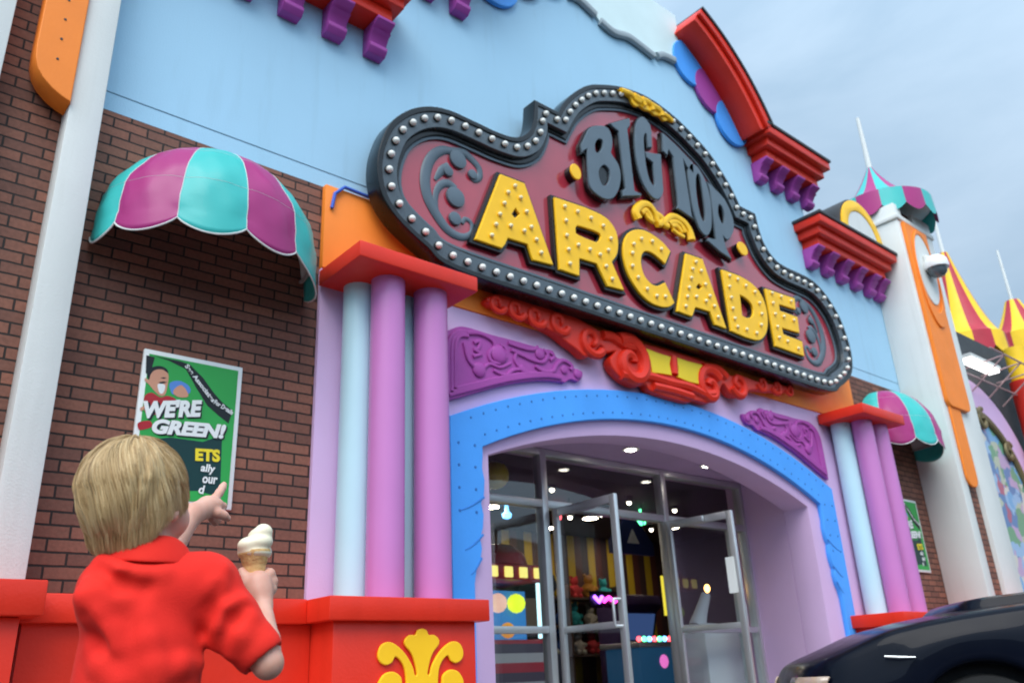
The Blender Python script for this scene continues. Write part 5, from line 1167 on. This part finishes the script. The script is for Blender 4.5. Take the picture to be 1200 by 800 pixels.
for i in range(NS):
    ca = clump[RNG.integers(1400)]; a0 = ca+RNG.normal(0, .026)
    sh = .5+.5*math.sin(ca*37.7)                      # tone of its clump
    lay = RNG.uniform(0, 1)**1.5; th0 = RNG.uniform(.02, 1.5)*(RNG.random() > .22); swirl = .50+.10*math.sin(ca*5)
    P = []; th = max(.03, th0); rag = RNG.normal(0, .006); lift = .001+.0050*lay+.0010*math.sin(ca*23)
    st_ = 0.085; wob = RNG.normal(0, .02); tot = 0
    while th < 3.0 and len(P) < 30:
        a = a0+swirl*th*.55+wob*math.sin(th*4+ca*9)+.10*math.sin(th*2.2+ca*3)
        d = W*math.cos(th)+(u1*math.cos(a)+u2*math.sin(a))*math.sin(th)
        az_ = math.atan2(d[0], d[1]); r = 1/math.sqrt(((d/(hcap if d[2] > 0 else hcap_low))**2).sum())
        p = hc_l+d*(r+lift*min(1, len(P)/3+.25)+.0018*math.sin(th*7+ca*11)*lay)
        if p[2] < hairline(az_)+rag: break
        P.append(p); th += st_
    if len(P) < 4: continue
    # tips fall a little below the hairline
    t = P[-1]-P[-2]; t /= np.linalg.norm(t)
    P.append(P[-1]+t*.008+np.array([0, 0, -.008])); P.append(P[-1]+t*.006+np.array([0, 0, -.008])); 
    W_ = np.array([HC+(HR*p[0]+HF*p[1]+HU*p[2])*HS for p in P]); n = len(W_); r0 = RNG.uniform(.00038, .00078)
    tg = np.gradient(W_, axis=0); tg /= np.linalg.norm(tg, axis=1)[:, None]; nr = W_-HC; nr /= np.linalg.norm(nr, axis=1)[:, None]; sd = np.cross(tg, nr); sd /= np.linalg.norm(sd, axis=1)[:, None]
    rad = r0*np.clip(np.minimum(np.arange(n)+1.2, (n-np.arange(n)-.55)*1.1)/3, .12, 1)
    base = len(verts)
    for j in range(n):
        for k in range(3):
            c_ = (sd[j]*1.5*math.cos(2*PI*k/3+.5)+nr[j]*math.sin(2*PI*k/3+.5)); verts.append(W_[j]+c_*rad[j])
    for j in range(n-1):
        for k in range(3): b = base+j*3; faces.append((b+k, b+(k+1) % 3, b+3+(k+1) % 3, b+3+k))
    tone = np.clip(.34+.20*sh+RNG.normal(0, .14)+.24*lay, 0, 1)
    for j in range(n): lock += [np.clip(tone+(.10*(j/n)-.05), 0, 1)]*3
V = np.array(verts, np.float32); Q = np.array(faces, np.int32)
me = bpy.data.meshes.new('hair_locks'); me.vertices.add(len(V)); me.vertices.foreach_set('co', V.ravel()); me.loops.add(Q.size); me.loops.foreach_set('vertex_index', Q.ravel()); me.polygons.add(len(Q)); me.polygons.foreach_set('loop_start', np.arange(0, Q.size, 4, dtype=np.int32)); me.update()
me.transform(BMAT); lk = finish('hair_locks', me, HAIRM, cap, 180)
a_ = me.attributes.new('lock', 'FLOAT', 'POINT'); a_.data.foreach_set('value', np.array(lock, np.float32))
# eyes
for sx in (-1, 1):
    o = MB().ball(tuple(hp_(sx*.030, .0725, .000)), .0094, 2).build('eye', paint('eye_white', (.75, .73, .70), .15, .02, 0), None, smooth=180); o.data.transform(BMAT); o.parent = boy; o.matrix_parent_inverse = parent_world(boy).inverted()

# ---- ice cream in a wafer cup cone
ic = thing('ice_cream_cone', tuple(BMAT @ Vector(CONE_B)), 'soft vanilla ice cream in a wafer cone held up by the child', 'ice cream')
WAFER = paint('wafer', (.72, .46, .19), .7, .15, .05, 20, bscale=150); SOFT = paint('vanilla_ice', (.80, .72, .52), .35, .03, .01, spec=.5)
axz = (CONE_T-CONE_B); axz = axz/np.linalg.norm(axz)
mb = MB(); z1 = float(np.linalg.norm(CONE_T-CONE_B))
pr = [(.0, -.040), (.0135, -.040), (.0155, -.01), (.0175, .000), (.0185, .004), (.0185, .008), (.0205, .010), (.0225, .022), (.0262, z1*.9), (.0275, z1), (.0270, z1+.004), (.024, z1+.004), (.0, z1-.002)]
def ribs(a, r, z, j): return (r*(1+.018*(1 if math.sin(a*16) > 0 else -1)*(1 if 6 < j < 9 else 0)), z)
mb.lathe(pr, (0, 0, 0), 64, ribs)
RM = Matrix.Translation(Vector(CONE_B)) @ Vector((0, 0, 1)).rotation_difference(Vector(axz)).to_matrix().to_4x4()
o = mb.build('wafer_cone', WAFER, None, smooth=50); o.data.transform(RM); o.data.transform(BMAT); o.parent = ic; o.matrix_parent_inverse = parent_world(ic).inverted()
fi = Field(CONE_T-.06, CONE_T+np.array([.06, .06, .10]), .0018)
base = CONE_T
for k in range(60):
    t = k/59; a = t*2.0*2*PI+.6; rr = .0150*(1-t)**.8; rb = .0180-.0085*t
    c = base+np.array([rr*math.cos(a)+.010*t*1.1, rr*math.sin(a), .004+.037*t]); fi.ell(c, (rb, rb, rb*.8), None, .004)
fi.ell(base+np.array([0, 0, .000]), (.0275, .0275, .012), None, .006); fi.ell(base+np.array([-.014, -.010, .012]), (.016, .015, .012), None, .006); fi.ell(base+np.array([.014, -.004, .036]), (.014, .013, .013), None, .006)
ice = fi.mesh('soft_ice', SOFT, None, 2); ice.parent = ic; ice.matrix_parent_inverse = parent_world(ic).inverted()

# unseen trees added behind the camera to darken what glass and car paint reflect
mb = MB()
for k in range(150):
    a = math.radians(95+170*k/149+random.uniform(-1, 1)); R_ = random.uniform(48, 75); r = random.uniform(2.5, 5.5)
    mb.ball((R_*math.sin(a), -5+R_*math.cos(a), r*random.uniform(.5, 1.5)), r, 2, (1, 1, random.uniform(.8, 1.4)))
for v_ in mb.bm.verts: v_.co += Vector((random.uniform(-.5, .5), random.uniform(-.5, .5), random.uniform(-.5, .5)))
tag(mb.build('added_trees', paint('foliage', (.035, .06, .025), .9, .5, 0, .4), smooth=0), 'unseen row of trees added behind the camera to darken reflections', 'trees', kind='stuff')

# ================================================================== SKY, SUN, CAMERA
w = bpy.data.worlds.new('World'); SC.world = w; w.use_nodes = True; N, L = w.node_tree.nodes, w.node_tree.links
bg = N['Background']; sky = N.new('ShaderNodeTexSky'); sky.sky_type = 'NISHITA'; sky.sun_disc = False
SUN_EL, SUN_AZ = math.radians(52), math.radians(226)      # azimuth clockwise from +y: the light comes over the left shoulder
sky.sun_elevation = SUN_EL; sky.sun_rotation = SUN_AZ; sky.air_density = 1.0; sky.dust_density = 2.0; sky.ozone_density = 1.5
tc = N.new('ShaderNodeTexCoord'); mp = N.new('ShaderNodeMapping'); mp.inputs['Scale'].default_value = (1, 1, 2.2); L.new(tc.outputs['Generated'], mp.inputs['Vector'])
cn1 = N.new('ShaderNodeTexNoise'); cn1.inputs['Scale'].default_value = 2.4; cn1.inputs['Detail'].default_value = 8; cn1.inputs['Roughness'].default_value = .55; cn1.inputs['Distortion'].default_value = .5; L.new(mp.outputs[0], cn1.inputs['Vector'])
crw = N.new('ShaderNodeValToRGB'); crw.color_ramp.elements[0].position = .36; crw.color_ramp.elements[1].position = .68
crw.color_ramp.elements[0].color = (3.3, 4.6, 5.9, 1); crw.color_ramp.elements[1].color = (4.8, 6.1, 7.4, 1); L.new(cn1.outputs['Fac'], crw.inputs[0])
# the cloud deck is brightest round the hidden sun and duller on the far side
dt = N.new('ShaderNodeVectorMath'); dt.operation = 'DOT_PRODUCT'; L.new(tc.outputs['Generated'], dt.inputs[0]); dt.inputs[1].default_value = (math.sin(SUN_AZ)*math.cos(SUN_EL), math.cos(SUN_AZ)*math.cos(SUN_EL), math.sin(SUN_EL))
dr = N.new('ShaderNodeMapRange'); dr.inputs['From Min'].default_value = -.2; dr.inputs['From Max'].default_value = 1.0; dr.inputs['To Min'].default_value = .70; dr.inputs['To Max'].default_value = 1.95; L.new(dt.outputs['Value'], dr.inputs['Value'])
cs = N.new('ShaderNodeMix'); cs.data_type = 'RGBA'; cs.blend_type = 'MULTIPLY'; cs.inputs[0].default_value = 1; L.new(crw.outputs[0], cs.inputs[6]); L.new(dr.outputs[0], cs.inputs[7])
mx = N.new('ShaderNodeMix'); mx.data_type = 'RGBA'; mx.inputs[0].default_value = .85; L.new(sky.outputs[0], mx.inputs[6]); L.new(cs.outputs[2], mx.inputs[7]); L.new(mx.outputs[2], bg.inputs['Color']); bg.inputs['Strength'].default_value = .10
sl = bpy.data.lights.new('sun', 'SUN'); sl.energy = 1.5; sl.angle = math.radians(45); sl.color = (1, .96, .90); so_ = bpy.data.objects.new('sun', sl); COL.objects.link(so_)
sd_ = Vector((math.sin(SUN_AZ)*math.cos(SUN_EL), math.cos(SUN_AZ)*math.cos(SUN_EL), math.sin(SUN_EL))); so_.rotation_euler = sd_.to_track_quat('Z', 'Y').to_euler()
cd = bpy.data.cameras.new('camera'); cd.sensor_width = 36; cd.lens = 36*FPX/1200; cd.clip_start = .05; cd.clip_end = 2000
cd.dof.use_dof = True; cd.dof.focus_distance = 2.2; cd.dof.aperture_fstop = 4.5
co = bpy.data.objects.new('camera', cd); COL.objects.link(co); SC.camera = co
Mx = Matrix(((CM[0][0], CM[1][0], -CM[2][0], 0), (CM[0][1], CM[1][1], -CM[2][1], CAMY), (CM[0][2], CM[1][2], -CM[2][2], CAMZ), (0, 0, 0, 1)))
co.matrix_world = Mx
SC.view_settings.view_transform = 'Standard'; SC.view_settings.look = 'None'; SC.view_settings.exposure = 0.82; SC.view_settings.gamma = 1
SC.cycles.max_bounces = 8; SC.cycles.transparent_max_bounces = 12; SC.cycles.sample_clamp_indirect = 6
